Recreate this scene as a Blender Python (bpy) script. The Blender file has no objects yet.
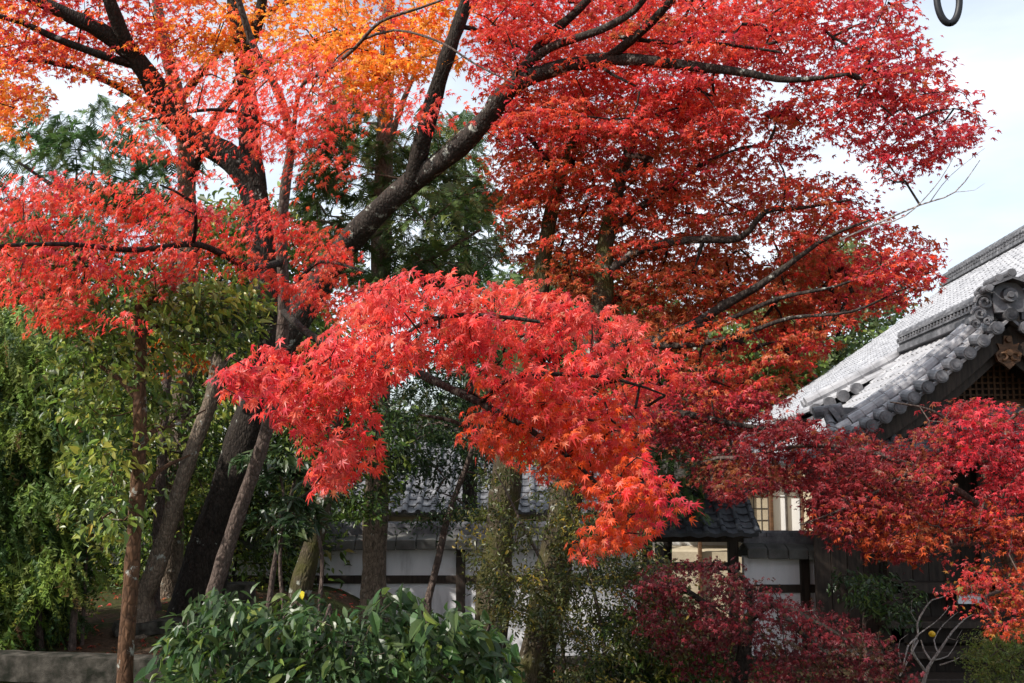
import bpy, math, random
import numpy as np
from mathutils import Vector
R_ = math.radians
rng = np.random.default_rng(7)
random.seed(7)
scene = bpy.context.scene
COL = scene.collection

# ------------------------------------------------------------------ camera, world, sun, exposure
F = 1024.0
EYE = 3.0
HORIZON = 470.0
TH = math.atan((HORIZON - 341.5) / F)
cam_d = bpy.data.cameras.new('camera'); cam = bpy.data.objects.new('camera', cam_d); COL.objects.link(cam)
cam_d.sensor_width = 36.0; cam_d.lens = 36.0 * F / 1024.0; cam_d.clip_start = 0.05; cam_d.clip_end = 3000
cam.location = (0, 0, EYE); cam.rotation_euler = (R_(90) + TH, 0, 0)
scene.camera = cam

SUN_EL = R_(40); SUN_AZ = math.atan2(-0.86, -0.50)      # azimuth of the sun: x=sin, y=cos (from the left, a little behind)
TO_SUN = Vector((math.sin(SUN_AZ) * math.cos(SUN_EL), math.cos(SUN_AZ) * math.cos(SUN_EL), math.sin(SUN_EL)))
world = bpy.data.worlds.new('World'); scene.world = world; world.use_nodes = True
wn, wl = world.node_tree.nodes, world.node_tree.links
bg = wn['Background']; bg.inputs['Strength'].default_value = 0.15
sky = wn.new('ShaderNodeTexSky'); sky.sky_type = 'NISHITA'; sky.sun_disc = False
sky.sun_elevation = SUN_EL; sky.sun_rotation = SUN_AZ; sky.dust_density = 2.0; sky.air_density = 1.0
wtc = wn.new('ShaderNodeTexCoord'); wmap = wn.new('ShaderNodeMapping'); wmap.inputs['Scale'].default_value = (1.5, 1.5, 5)
wno = wn.new('ShaderNodeTexNoise'); wno.inputs['Scale'].default_value = 1.6; wno.inputs['Detail'].default_value = 6
wr = wn.new('ShaderNodeMapRange'); wr.inputs[1].default_value = 0.30; wr.inputs[2].default_value = 0.75
wr.inputs[3].default_value = 0.25; wr.inputs[4].default_value = 1.0
wmix = wn.new('ShaderNodeMix'); wmix.data_type = 'RGBA'
wmix.inputs[7].default_value = (7.1, 7.6, 8.1, 1)
wl.new(wtc.outputs['Generated'], wmap.inputs[0]); wl.new(wmap.outputs[0], wno.inputs['Vector'])
wl.new(wno.outputs[0], wr.inputs[0]); wl.new(wr.outputs[0], wmix.inputs[0])
wl.new(sky.outputs[0], wmix.inputs[6]); wl.new(wmix.outputs[2], bg.inputs[0])

sun_d = bpy.data.lights.new('sun', 'SUN'); sun_d.energy = 4.8; sun_d.angle = R_(0.5); sun_d.color = (1.0, 0.94, 0.86)
sun = bpy.data.objects.new('sun', sun_d); COL.objects.link(sun)
sun.rotation_euler = (-TO_SUN).to_track_quat('-Z', 'Y').to_euler(); sun.location = (-20, -10, 30)
scene.view_settings.view_transform = 'Standard'; scene.view_settings.look = 'None'
scene.view_settings.exposure = 0.28; scene.view_settings.gamma = 1; scene.view_settings.use_curve_mapping = False
scene.cycles.max_bounces = 6; scene.cycles.diffuse_bounces = 3; scene.cycles.transmission_bounces = 4
scene.cycles.use_denoising = True

# ------------------------------------------------------------------ helpers
CT, ST = math.cos(TH), math.sin(TH)
def at(px, py, D):
    """the point D metres in front of the camera seen at a place in the photograph"""
    xc = (px - 512) / F; yc = (341.5 - py) / F
    k = D / (CT - yc * ST)
    return np.array((xc * k, D, EYE + (ST + yc * CT) * k))
def ata(px, py, D):
    xc = (px - 512) / F; yc = (341.5 - py) / F
    k = D / (CT - yc * ST)
    return np.stack((xc * k, D + 0 * px, EYE + (ST + yc * CT) * k), -1)
def proj(P):
    x, y, z = P[..., 0], P[..., 1], P[..., 2] - EYE
    d = y * CT + z * ST; u = -y * ST + z * CT
    return 512 + F * x / d, 341.5 - F * u / d

def tag(o, label=None, cat=None, group=None, kind=None):
    if label: o['label'] = label
    if cat: o['category'] = cat
    if group: o['group'] = group
    if kind: o['kind'] = kind
    return o
def empty(name, loc, label=None, cat=None, group=None):
    o = bpy.data.objects.new(name, None); COL.objects.link(o); o.location = tuple(float(v) for v in loc)
    o.empty_display_size = 0.2
    return tag(o, label, cat, group)
def raw_mesh(name, V, Fc, mat, parent=None, smooth=False, col=None):
    """V (n,3) array; Fc either list of faces or (m,k) array; linked as ONE object. World coordinates."""
    me = bpy.data.meshes.new(name)
    V = np.asarray(V, dtype=np.float32)
    if parent is not None:
        V = V - np.array(world_of(parent), dtype=np.float32)
    if isinstance(Fc, np.ndarray):
        m, k = Fc.shape
        tot = np.full(m, k, dtype=np.int32); idx = Fc.ravel().astype(np.int32)
    else:
        tot = np.array([len(f) for f in Fc], dtype=np.int32)
        idx = np.array([i for f in Fc for i in f], dtype=np.int32)
    start = np.concatenate(([0], np.cumsum(tot)[:-1])).astype(np.int32)
    me.vertices.add(len(V)); me.vertices.foreach_set('co', V.ravel())
    me.loops.add(len(idx)); me.loops.foreach_set('vertex_index', idx)
    me.polygons.add(len(tot)); me.polygons.foreach_set('loop_start', start)
    me.polygons.foreach_set('use_smooth', np.full(len(tot), smooth))
    if col is not None:
        a = me.attributes.new('tint', 'FLOAT_COLOR', 'POINT')
        c4 = np.ones((len(V), 4), dtype=np.float32); c4[:, :3] = col
        a.data.foreach_set('color', c4.ravel())
    me.update(calc_edges=True)
    me.materials.append(mat)
    o = bpy.data.objects.new(name, me); COL.objects.link(o)
    if parent is not None: o.parent = parent
    return o
def world_of(o):
    v = Vector((0, 0, 0))
    while o is not None:
        v += o.location; o = o.parent
    return v

class MB:
    def __init__(self): self.v = []; self.f = []
    def add(self, vs, fs):
        n = len(self.v); self.v += [tuple(float(c) for c in p) for p in vs]
        self.f += [tuple(i + n for i in f) for f in fs]; return self
    def box(self, c, s, ax=None, bev=0.0):
        """centre, full sizes, axes (3 unit vectors); small chamfer on the edges"""
        X, Y, Z = ax if ax is not None else (np.array((1., 0, 0)), np.array((0, 1., 0)), np.array((0, 0, 1.)))
        c = np.array(c, float); h = np.array(s, float) / 2
        b = min(bev, min(h) * 0.6)
        if b <= 0:
            vs = [c + X * h[0] * i + Y * h[1] * j + Z * h[2] * k for k in (-1, 1) for j in (-1, 1) for i in (-1, 1)]
            return self.add(vs, [(0, 2, 3, 1), (4, 5, 7, 6), (0, 1, 5, 4), (2, 6, 7, 3), (0, 4, 6, 2), (1, 3, 7, 5)])
        lev = [(-h[2], b), (-h[2] + b, 0), (h[2] - b, 0), (h[2], b)]
        vs = []
        for z, ins in lev:
            a, e = h[0] - ins, h[1] - ins
            for x, y in ((-a + b, -e), (a - b, -e), (a, -e + b), (a, e - b), (a - b, e), (-a + b, e), (-a, e - b), (-a, -e + b)):
                vs.append(c + X * x + Y * y + Z * z)
        fs = [tuple(range(7, -1, -1)), tuple(range(24, 32))]
        for l in range(3):
            for i in range(8):
                j = (i + 1) % 8; fs.append((l * 8 + i, l * 8 + j, l * 8 + 8 + j, l * 8 + 8 + i))
        return self.add(vs, fs)
    def bar(self, a, b, w, h, up=(0, 0, 1), bev=0.0):
        a = np.array(a, float); b = np.array(b, float); d = b - a; L = np.linalg.norm(d); Y = d / L
        X = np.cross(Y, np.array(up, float)); X /= np.linalg.norm(X); Z = np.cross(X, Y)
        return self.box((a + b) / 2, (w, L, h), (X, Y, Z), bev)
    def cyl(self, a, b, r0, r1=None, n=10, a0=0.0, a1=2 * math.pi, up=(0, 0, 1), cap=True):
        """cylinder (or part of one: a0..a1 measured from X towards up)"""
        r1 = r0 if r1 is None else r1
        a = np.array(a, float); b = np.array(b, float); d = b - a; d /= np.linalg.norm(d)
        X = np.cross(d, np.array(up, float)); X /= np.linalg.norm(X); Z = np.cross(X, d)
        full = abs(a1 - a0 - 2 * math.pi) < 1e-6
        k = n if full else n + 1
        vs = []
        for p, r in ((a, r0), (b, r1)):
            for i in range(k):
                t = a0 + (a1 - a0) * i / n
                vs.append(p + X * math.cos(t) * r + Z * math.sin(t) * r)
        fs = [(i, (i + 1) % k, k + (i + 1) % k, k + i) for i in range(n)]
        if cap: fs += [tuple(range(k - 1, -1, -1)), tuple(range(k, 2 * k))]
        return self.add(vs, fs)
    def tube(self, pts, rad, n=8, cap=True, noise=0.0, seed=0, flat=1.0):
        V, Fc = tube_arrays(pts, rad, n, noise, seed, flat)
        fs = [tuple(f) for f in Fc]
        if cap: fs += [tuple(range(n - 1, -1, -1)), tuple(range(len(V) - n, len(V)))]
        return self.add(V, fs)
    def prism(self, poly, o, X, Y, N, t):
        """extrude a 2-D outline (list of (x, y)) in the plane (X, Y) at o by t along N"""
        o = np.array(o, float); n = len(poly)
        vs = [o + X * x + Y * y for x, y in poly] + [o + X * x + Y * y + N * t for x, y in poly]
        fs = [tuple(range(n - 1, -1, -1)), tuple(range(n, 2 * n))] + [(i, (i + 1) % n, n + (i + 1) % n, n + i) for i in range(n)]
        return self.add(vs, fs)
    def build(self, name, mat, parent=None, smooth=False):
        o = raw_mesh(name, self.v, self.f, mat, parent, smooth)
        return o

def spline(pts, step):
    """Catmull-Rom through rows of (x,y,z,...) resampled about every step metres"""
    P = np.asarray(pts, float); n = len(P); out = []
    for i in range(n - 1):
        p0 = P[max(i - 1, 0)]; p1 = P[i]; p2 = P[i + 1]; p3 = P[min(i + 2, n - 1)]
        L = np.linalg.norm((p2 - p1)[:3]); k = max(1, int(math.ceil(L / step)))
        for j in range(k):
            t = j / k
            out.append(0.5 * ((2 * p1) + (-p0 + p2) * t + (2 * p0 - 5 * p1 + 4 * p2 - p3) * t * t + (-p0 + 3 * p1 - 3 * p2 + p3) * t ** 3))
    out.append(P[-1]); return np.array(out)
def tube_arrays(pts, rad, n, noise=0.0, seed=0, flat=1.0):
    P = np.asarray(pts, float); rad = np.broadcast_to(np.asarray(rad, float), (len(P),))
    T = np.gradient(P, axis=0); T /= np.linalg.norm(T, axis=1)[:, None] + 1e-9
    ref = np.array((0.0, 0, 1)) if abs(T[0][2]) < 0.8 else np.array((1.0, 0, 0))
    X = np.cross(T[0], ref); X /= np.linalg.norm(X)
    Vs = []; ang = np.arange(n) * 2 * math.pi / n
    r_ = np.random.default_rng(seed + 11)
    ph = r_.uniform(0, 6.28, 6); acc = 0.0; lastp = P[0]
    for i in range(len(P)):
        X = X - T[i] * X.dot(T[i]); X /= np.linalg.norm(X) + 1e-9; Z = np.cross(T[i], X)
        acc += np.linalg.norm(P[i] - lastp); lastp = P[i]
        rr = np.full(n, rad[i])
        if noise:
            s = acc / max(rad[i], 0.03)
            rr = rr * (1 + noise * (0.5 * np.sin(3 * ang + ph[0] + 0.25 * s) + 0.35 * np.sin(5 * ang + ph[1] - 0.4 * s) + 0.5 * np.sin(2 * ang + ph[2] + 0.9 * s)
                                    + 0.45 * math.sin(0.7 * s + ph[3]) + r_.normal(0, 0.25, n)))
        Vs.append(P[i] + np.outer(np.cos(ang) * rr, X) + np.outer(np.sin(ang) * rr * flat, Z))
    V = np.concatenate(Vs); m = len(P)
    i = np.arange(m - 1)[:, None] * n; j = np.arange(n)[None, :]; j2 = (j + 1) % n
    Fc = np.stack((i + j, i + j2, i + n + j2, i + n + j), -1).reshape(-1, 4)
    return V, Fc

# ------------------------------------------------------------------ materials
def new_mat(name):
    m = bpy.data.materials.new(name); m.use_nodes = True
    nt = m.node_tree; return m, nt.nodes, nt.links, nt.nodes['Principled BSDF']
def noise_node(n, l, scale, detail=4, vec=None, rough=0.55):
    t = n.new('ShaderNodeTexNoise'); t.inputs['Scale'].default_value = scale; t.inputs['Detail'].default_value = detail
    t.inputs['Roughness'].default_value = rough
    if vec is not None: l.new(vec, t.inputs['Vector'])
    return t
def ramp(n, l, fac, stops):
    r = n.new('ShaderNodeValToRGB'); e = r.color_ramp.elements
    while len(e) < len(stops): e.new(0.5)
    for k, (p, c) in zip(e, stops): k.position = p; k.color = (*c, 1)
    l.new(fac, r.inputs[0]); return r
def mixc(n, l, fac, a, b, mode='MIX'):
    m = n.new('ShaderNodeMix'); m.data_type = 'RGBA'; m.blend_type = mode
    if isinstance(fac, (int, float)): m.inputs[0].default_value = fac
    else: l.new(fac, m.inputs[0])
    for s, v in ((6, a), (7, b)):
        if isinstance(v, tuple): m.inputs[s].default_value = (*v, 1)
        else: l.new(v, m.inputs[s])
    return m.outputs[2]
def bump(n, l, h, strength, dist, bsdf):
    b = n.new('ShaderNodeBump'); b.inputs['Strength'].default_value = strength; b.inputs['Distance'].default_value = dist
    l.new(h, b.inputs['Height']); l.new(b.outputs[0], bsdf.inputs['Normal'])
def mottled(name, stops, scale=6, rough=0.8, bmp=0.4, dist=0.01, fine=60, spec=0.3, stretch=None):
    m, n, l, b = new_mat(name)
    tc = n.new('ShaderNodeTexCoord'); vec = tc.outputs['Object']
    if stretch:
        mp = n.new('ShaderNodeMapping'); mp.inputs['Scale'].default_value = stretch; l.new(vec, mp.inputs[0]); vec = mp.outputs[0]
    a = noise_node(n, l, scale, 6, vec); f = noise_node(n, l, fine, 4, vec)
    r = ramp(n, l, a.outputs[0], stops)
    c = mixc(n, l, 0.5, r.outputs[0], mixc(n, l, f.outputs[0], (0.25, 0.25, 0.25), (0.8, 0.8, 0.8)), 'OVERLAY')
    l.new(c, b.inputs['Base Color']); b.inputs['Roughness'].default_value = rough; b.inputs['Specular IOR Level'].default_value = spec
    bump(n, l, f.outputs[0], bmp, dist, b); return m
def bark_mat(name, dark, light, lichen=0.0, moss=0.0, sc=1.0):
    m, n, l, b = new_mat(name)
    tc = n.new('ShaderNodeTexCoord'); mp = n.new('ShaderNodeMapping'); mp.inputs['Scale'].default_value = (10 * sc, 10 * sc, 4.6 * sc)
    l.new(tc.outputs['Object'], mp.inputs[0])
    a = noise_node(n, l, 2.5, 8, mp.outputs[0], 0.65); big = noise_node(n, l, 2.2, 5, tc.outputs['Object'], 0.6)
    vo = n.new('ShaderNodeTexVoronoi'); vo.feature = 'DISTANCE_TO_EDGE'; vo.inputs['Scale'].default_value = 3.0; l.new(mp.outputs[0], vo.inputs['Vector'])
    c = ramp(n, l, a.outputs[0], [(0.3, dark), (0.7, light)]).outputs[0]
    crack = ramp(n, l, vo.outputs['Distance'], [(0.0, (0.35, 0.35, 0.35)), (0.12, (1, 1, 1))]).outputs[0]
    c = mixc(n, l, 0.7, c, crack, 'MULTIPLY')
    if lichen > 0:
        li = noise_node(n, l, 7.0, 6, tc.outputs['Object'], 0.7)
        f = ramp(n, l, li.outputs[0], [(0.66 - 0.16 * lichen, (0, 0, 0)), (0.72 - 0.16 * lichen, (1, 1, 1))]).outputs[0]
        c = mixc(n, l, f, c, (0.34, 0.35, 0.31))
    if moss > 0:
        f = ramp(n, l, big.outputs[0], [(0.62 - 0.3 * moss, (0, 0, 0)), (0.75 - 0.3 * moss, (1, 1, 1))]).outputs[0]
        c = mixc(n, l, f, c, (0.055, 0.052, 0.016))
    l.new(c, b.inputs['Base Color']); b.inputs['Roughness'].default_value = 0.9; b.inputs['Specular IOR Level'].default_value = 0.2
    h = n.new('ShaderNodeMath'); h.operation = 'MULTIPLY'; l.new(a.outputs[0], h.inputs[0]); l.new(vo.outputs['Distance'], h.inputs[1])
    bump(n, l, h.outputs[0], 0.9, 0.05, b); return m
def leaf_mat(name, transl=0.35, rough=0.5, spec=0.3, gain=1.3):
    m, n, l, b = new_mat(name)
    at_ = n.new('ShaderNodeAttribute'); at_.attribute_name = 'tint'
    tc = n.new('ShaderNodeTexCoord'); no = noise_node(n, l, 70, 3, tc.outputs['Object'])
    c = mixc(n, l, 1.0, at_.outputs['Color'], mixc(n, l, no.outputs[0], (0.7, 0.7, 0.7), (1.3, 1.3, 1.3)), 'MULTIPLY')
    l.new(c, b.inputs['Base Color']); b.inputs['Roughness'].default_value = rough; b.inputs['Specular IOR Level'].default_value = spec
    t = n.new('ShaderNodeBsdfTranslucent'); g = mixc(n, l, 1.0, c, (gain, gain, gain), 'MULTIPLY'); l.new(g, t.inputs[0])
    mx = n.new('ShaderNodeMixShader'); mx.inputs[0].default_value = transl
    l.new(b.outputs[0], mx.inputs[1]); l.new(t.outputs[0], mx.inputs[2])
    l.new(mx.outputs[0], n['Material Output'].inputs[0]); return m

M = {}
M['leaf'] = leaf_mat('maple_leaf', 0.48, 0.42, 0.5, 1.4)
M['gloss'] = leaf_mat('evergreen_leaf', 0.30, 0.38, 0.5, 1.6)
M['needle'] = leaf_mat('needle_leaf', 0.25, 0.55, 0.3, 1.4)
M['bark_dark'] = bark_mat('bark_dark', (0.010, 0.008, 0.007), (0.05, 0.039, 0.031), lichen=0.12)
M['bark_lichen'] = bark_mat('bark_lichen', (0.014, 0.011, 0.010), (0.075, 0.06, 0.05), lichen=0.55)
M['bark_moss'] = bark_mat('bark_moss', (0.022, 0.017, 0.012), (0.11, 0.085, 0.055), lichen=0.5, moss=0.5)
M['bark_pale'] = bark_mat('bark_pale', (0.055, 0.043, 0.032), (0.25, 0.19, 0.14), lichen=0.3)
M['bark_rust'] = bark_mat('bark_rust', (0.05, 0.028, 0.017), (0.15, 0.078, 0.042), lichen=0.45, sc=0.8)
M['bark_thin'] = bark_mat('bark_thin', (0.05, 0.035, 0.03), (0.16, 0.12, 0.10))
M['twig_grey'] = bark_mat('twig_grey', (0.30, 0.27, 0.25), (0.52, 0.48, 0.45))
M['tile'] = mottled('roof_tile_silver', [(0.3, (0.15, 0.15, 0.16)), (0.5, (0.31, 0.31, 0.325)), (0.75, (0.44, 0.44, 0.45))], 3.5, 0.5, 0.15, 0.004, 30, 0.5)
M['tile_old'] = mottled('roof_tile_weathered', [(0.3, (0.05, 0.05, 0.055)), (0.55, (0.13, 0.13, 0.14)), (0.75, (0.26, 0.26, 0.27))], 5, 0.6, 0.2, 0.004, 40, 0.4)
M['tile_dark'] = mottled('roof_tile_dark', [(0.3, (0.035, 0.04, 0.048)), (0.6, (0.075, 0.082, 0.095)), (0.8, (0.13, 0.14, 0.15))], 5, 0.55, 0.2, 0.004, 40, 0.4)
M['tile_board'] = mottled('roof_slab_grey', [(0.3, (0.06, 0.06, 0.055)), (0.6, (0.12, 0.12, 0.112)), (0.8, (0.19, 0.19, 0.175))], 4, 0.7, 0.2, 0.004, 40)
M['plaster'] = mottled('white_plaster', [(0.28, (0.46, 0.46, 0.47)), (0.45, (0.70, 0.71, 0.73)), (0.7, (0.78, 0.78, 0.80))], 2.2, 0.9, 0.1, 0.003, 50, 0.2, (3, 3, .6))
M['wood'] = mottled('dark_wood', [(0.3, (0.014, 0.010, 0.008)), (0.7, (0.05, 0.036, 0.027))], 3, 0.65, 0.3, 0.004, 14, 0.3, (8, 8, 1))
M['wood_brown'] = mottled('brown_wood', [(0.3, (0.05, 0.026, 0.014)), (0.7, (0.16, 0.082, 0.04))], 3, 0.6, 0.3, 0.004, 14, 0.3, (1, 8, 8))
M['wood_grey'] = mottled('weathered_wood', [(0.3, (0.05, 0.042, 0.038)), (0.7, (0.13, 0.115, 0.10))], 3, 0.75, 0.3, 0.004, 14, 0.3, (1, 8, 8))
M['paper'] = mottled('shoji_paper', [(0.3, (0.80, 0.80, 0.78)), (0.7, (0.86, 0.86, 0.84))], 2, 0.9, 0.02, 0.001, 50, 0.2)
M['cream'] = mottled('cream_wall', [(0.3, (0.42, 0.35, 0.24)), (0.7, (0.60, 0.52, 0.38))], 2, 0.9, 0.1, 0.003, 50, 0.2)
M['stone'] = mottled('granite', [(0.35, (0.012, 0.013, 0.008)), (0.5, (0.038, 0.034, 0.027)), (0.7, (0.085, 0.076, 0.063))], 9, 0.9, 0.8, 0.008, 110, 0.2)
M['iron'] = mottled('black_iron', [(0.3, (0.006, 0.006, 0.009)), (0.7, (0.014, 0.014, 0.018))], 20, 0.5, 0.2, 0.001, 80, 0.4)
M['fruit'] = mottled('citrus_skin', [(0.3, (0.80, 0.46, 0.01)), (0.7, (0.85, 0.55, 0.02))], 8, 0.4, 0.3, 0.001, 180, 0.5)
def ground_mat():
    m, n, l, b = new_mat('soil_and_moss')
    tc = n.new('ShaderNodeTexCoord'); v = tc.outputs['Object']
    a = noise_node(n, l, 1.1, 8, v, 0.6); f = noise_node(n, l, 22, 6, v, 0.7)
    soil = ramp(n, l, f.outputs[0], [(0.3, (0.035, 0.022, 0.014)), (0.7, (0.15, 0.095, 0.06))]).outputs[0]
    ms = ramp(n, l, f.outputs[0], [(0.3, (0.022, 0.03, 0.008)), (0.7, (0.085, 0.095, 0.03))]).outputs[0]
    fac = ramp(n, l, a.outputs[0], [(0.44, (0, 0, 0)), (0.56, (1, 1, 1))]).outputs[0]
    l.new(mixc(n, l, fac, soil, ms), b.inputs['Base Color']); b.inputs['Roughness'].default_value = 0.95; b.inputs['Specular IOR Level'].default_value = 0.15
    bump(n, l, f.outputs[0], 0.9, 0.05, b); return m
M['ground'] = ground_mat()

# ------------------------------------------------------------------ ground
def sstep(a, b, x):
    t = np.clip((x - a) / (b - a), 0, 1); return t * t * (3 - 2 * t)
def ground_h(x, y):
    x = np.asarray(x, float); y = np.asarray(y, float)
    left = 1 - sstep(-2.9, -0.6, x)
    bed = sstep(9.95, 10.05, y)
    h_left = 0.62 + (0.52 + 0.16 * sstep(10.3, 13, y)) * bed - 0.3 * sstep(17, 30, y)
    h_right = 0.10 + 0.35 * (1 - sstep(6, 9.5, y))
    h = left * h_left + (1 - left) * h_right
    h = h + 0.025 * np.sin(1.7 * x + 0.6 * y) + 0.02 * np.sin(2.9 * y - 1.1 * x)
    h = np.where(y < 3.0, h + (1.4 - h) * (1 - sstep(1.2, 3.0, y)), h)
    return h
def gz(x, y): return float(ground_h(x, y))
gx = np.concatenate((-np.geomspace(600, 14, 16), np.linspace(-12, 14, 131), np.geomspace(16, 600, 16)))
gy = np.concatenate((-np.geomspace(300, 3, 12), np.linspace(-2, 9.8, 48), np.linspace(9.9, 10.1, 9), np.linspace(10.2, 24, 70), np.geomspace(25, 900, 22)))
GX, GY = np.meshgrid(gx, gy); GZ = ground_h(GX, GY) + rng.normal(0, 0.012, GX.shape)
nx, ny = len(gx), len(gy)
ii = np.arange(ny - 1)[:, None] * nx + np.arange(nx - 1)[None, :]
GF = np.stack((ii, ii + 1, ii + nx + 1, ii + nx), -1).reshape(-1, 4)
g = raw_mesh('ground', np.stack((GX, GY, GZ), -1).reshape(-1, 3), GF, M['ground'], None, True)
tag(g, kind='structure')


# ------------------------------------------------------------------ temple hall (long main roof, porch gable in front)
def nrm(v): v = np.array(v, float); return v / np.linalg.norm(v)
ZUP = np.array((0., 0, 1))
U = nrm((0.096, 1, 0))                     # along both ridges, away from us
INW = nrm((1, -0.096, 0))                  # towards the ridge on the left slopes
def drop_fn(t, rise, c): return rise * (t + c * t * (1 - t))      # t = 0 at the ridge, 1 at the eave
def tiled_slope(top0, U, L, out, run, rise, c, sp, tl, r, jitter=0.006, seed=1, lift=0.035):
    """tiled slope: ridge line from top0 along U for L, falling run metres along out; returns V, F of pans and cover tiles"""
    rg = np.random.default_rng(seed)
    top0 = np.array(top0, float); V = []; Fq = []; nv = 0
    ln = math.hypot(run, rise); ns = max(3, int(round(ln / tl))); nu = max(2, int(round(L / sp)))
    t_e = np.linspace(0, 1, ns + 1)
    prof = np.array([top0 + out * run * t - ZUP * drop_fn(t, rise, c) for t in t_e])
    for k in range(ns):                                            # pans, each course lifted at its lower edge
        a = prof[k]; b = prof[k + 1]; d = nrm(b - a); nn = nrm(np.cross(d, U)); nn = nn if nn[2] > 0 else -nn
        b2 = b + d * 0.04 + nn * lift
        us = np.arange(nu * 2 + 1) * (L / (nu * 2))
        wav = np.where(np.arange(nu * 2 + 1) % 2 == 1, -0.025, 0.0)
        A = a + us[:, None] * U + wav[:, None] * nn; B = b2 + us[:, None] * U + wav[:, None] * nn + rg.normal(0, 0.004, len(us))[:, None] * nn
        C = B - nn * (lift + 0.03)
        n = len(us); V.append(np.concatenate((A, B, C)))
        i = np.arange(n - 1)
        Fq.append(np.stack((i, i + 1, i + n + 1, i + n), -1) + nv); Fq.append(np.stack((i + n, i + n + 1, i + 2 * n + 1, i + 2 * n), -1) + nv); nv += 3 * n
    seg = 6; an = np.linspace(0, math.pi, seg + 1); cs, sn = np.cos(an), np.sin(an)
    for k in range(ns):                                            # cover tiles
        a = prof[k]; b = prof[k + 1]; d = nrm(b - a); nn = nrm(np.cross(d, U)); nn = nn if nn[2] > 0 else -nn
        for q in range(nu + 1):
            o = U * (q * L / nu + rg.normal(0, jitter)) + nn * rg.normal(0, jitter * 0.6)
            p0 = a + o; p1 = b + o + d * 0.03
            r1 = r * 1.12
            A = p0 + np.outer(cs * r, U) + np.outer(sn * r, nn); B = p1 + np.outer(cs * r1, U) + np.outer(sn * r1 + 0.012, nn)
            B2 = p1 + np.outer(cs * r1 * 0.55, U) + np.outer(sn * r1 * 0.55, nn)
            n = seg + 1; V.append(np.concatenate((A, B, B2))); i = np.arange(seg)
            Fq.append(np.stack((i, i + 1, i + n + 1, i + n), -1) + nv); Fq.append(np.stack((i + n, i + n + 1, i + 2 * n + 1, i + 2 * n), -1) + nv); nv += 3 * n
    return np.concatenate(V), np.concatenate(Fq), prof
def jit(r, s): return r.normal(0, s)

E0 = at(800, 416, 18.6); LR = 19.0; RUN = 8.9; RISE = 5.7; RC = 0.25
RT = E0 + INW * RUN + ZUP * RISE            # near end of the main ridge line
PA = at(1007, 314, 13.8); LF = 4.5; PRUN = 2.9; PRISE = 2.0; PC = 0.4
hall = empty('temple_hall', (PA[0], 15.5, 0.1), 'old temple hall with long silver tiled roof, porch gable facing us and dark wooden front', 'temple')
V, Fc, prof_m = tiled_slope(RT, U, LR, -INW, RUN, RISE, RC, 0.31, 0.36, 0.085, seed=2)
raw_mesh('main_roof', V, Fc, M['tile'], hall)
b = MB()                                    # the far slope of the main roof and the roof's body
RB = RT + INW * RUN - ZUP * RISE
for s, e in ((-1, E0), (1, RB)):
    for k in range(12):
        t0, t1 = k / 12, (k + 1) / 12
        p = [RT + INW * s * RUN * t - ZUP * (drop_fn(t, RISE, RC) + 0.10 if s < 0 else drop_fn(t, RISE, RC)) for t in (t0, t1)]
        b.add([p[0] - ZUP * .1, p[1] - ZUP * .1, p[1] + U * LR - ZUP * .1, p[0] + U * LR - ZUP * .1], [(0, 1, 2, 3)])
b.build('roof_underside', M['tile_old'], hall)
# ridge stack of the main roof
b = MB(); rr = np.random.default_rng(5)
for k, (w, h, z) in enumerate(((0.60, 0.10, 0.02), (0.48, 0.09, 0.11), (0.52, 0.04, 0.18), (0.42, 0.10, 0.25), (0.48, 0.04, 0.32), (0.34, 0.08, 0.38))):
    b.bar(RT + ZUP * z - U * 0.3, RT + ZUP * z + U * (LR + 0.2), w, h)
for k in range(int(LR / 0.24)):
    for z, r in ((0.115, 0.042), (0.25, 0.046)):
        p = RT + U * (k * 0.24) + ZUP * z - INW * 0.2
        b.cyl(p, p - INW * 0.12, r, n=7)
for k in range(int(LR / 0.4)):
    p = RT + U * (k * 0.4) + ZUP * 0.44; b.cyl(p, p + U * 0.385, 0.11, 0.12, n=10, cap=True)
b.build('ridge', M['tile_old'], hall)
# verge of the main roof, above the porch roof
b = MB(); e = MB()
ts = np.linspace(0.30, 0.985, 26)
for k in range(len(ts) - 1):
    p0, p1 = [RT - INW * RUN * t - ZUP * (drop_fn(t, RISE, RC)) for t in (ts[k], ts[k + 1])]
    for off, z, r in ((0.10, 0.17, 0.115), (0.42, 0.15, 0.10)):
        q0 = p0 + U * off + ZUP * z; q1 = p1 + U * off + ZUP * z
        b.cyl(q0, q0 + (q1 - q0) * 0.985, r, r * 1.04, n=10)
    m = (p0 + p1) / 2
    if ts[k] > 0.86: e.cyl(m - U * 0.2 - ZUP * 0.02, m + U * 0.2 + ZUP * 0.02, 0.11, 0.10, n=10)
    e.bar(p0 - U * 0.06 - ZUP * 0.16, p1 - U * 0.06 - ZUP * 0.16, 0.10, 0.10)
b.build('verge_ridge', M['tile'], hall)
b = MB(); pl = [RT - INW * RUN * t - ZUP * (drop_fn(t, RISE, RC) + 0.12) + U * 0.12 for t in np.linspace(0.3, 0.99, 20)]
b.add(pl + [p - ZUP * 1.3 for p in pl] + [p + U * .1 for p in pl] + [p - ZUP * 1.3 + U * .1 for p in pl], [(i, i + 1, 21 + i, 20 + i) for i in range(19)] + [(40 + i, 60 + i, 61 + i, 41 + i) for i in range(19)] + [(20 + i, 21 + i, 61 + i, 60 + i) for i in range(19)]); b.build('gable_boarding', M['wood'], hall)
e.build('verge_tiles', M['tile_old'], hall)
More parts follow.
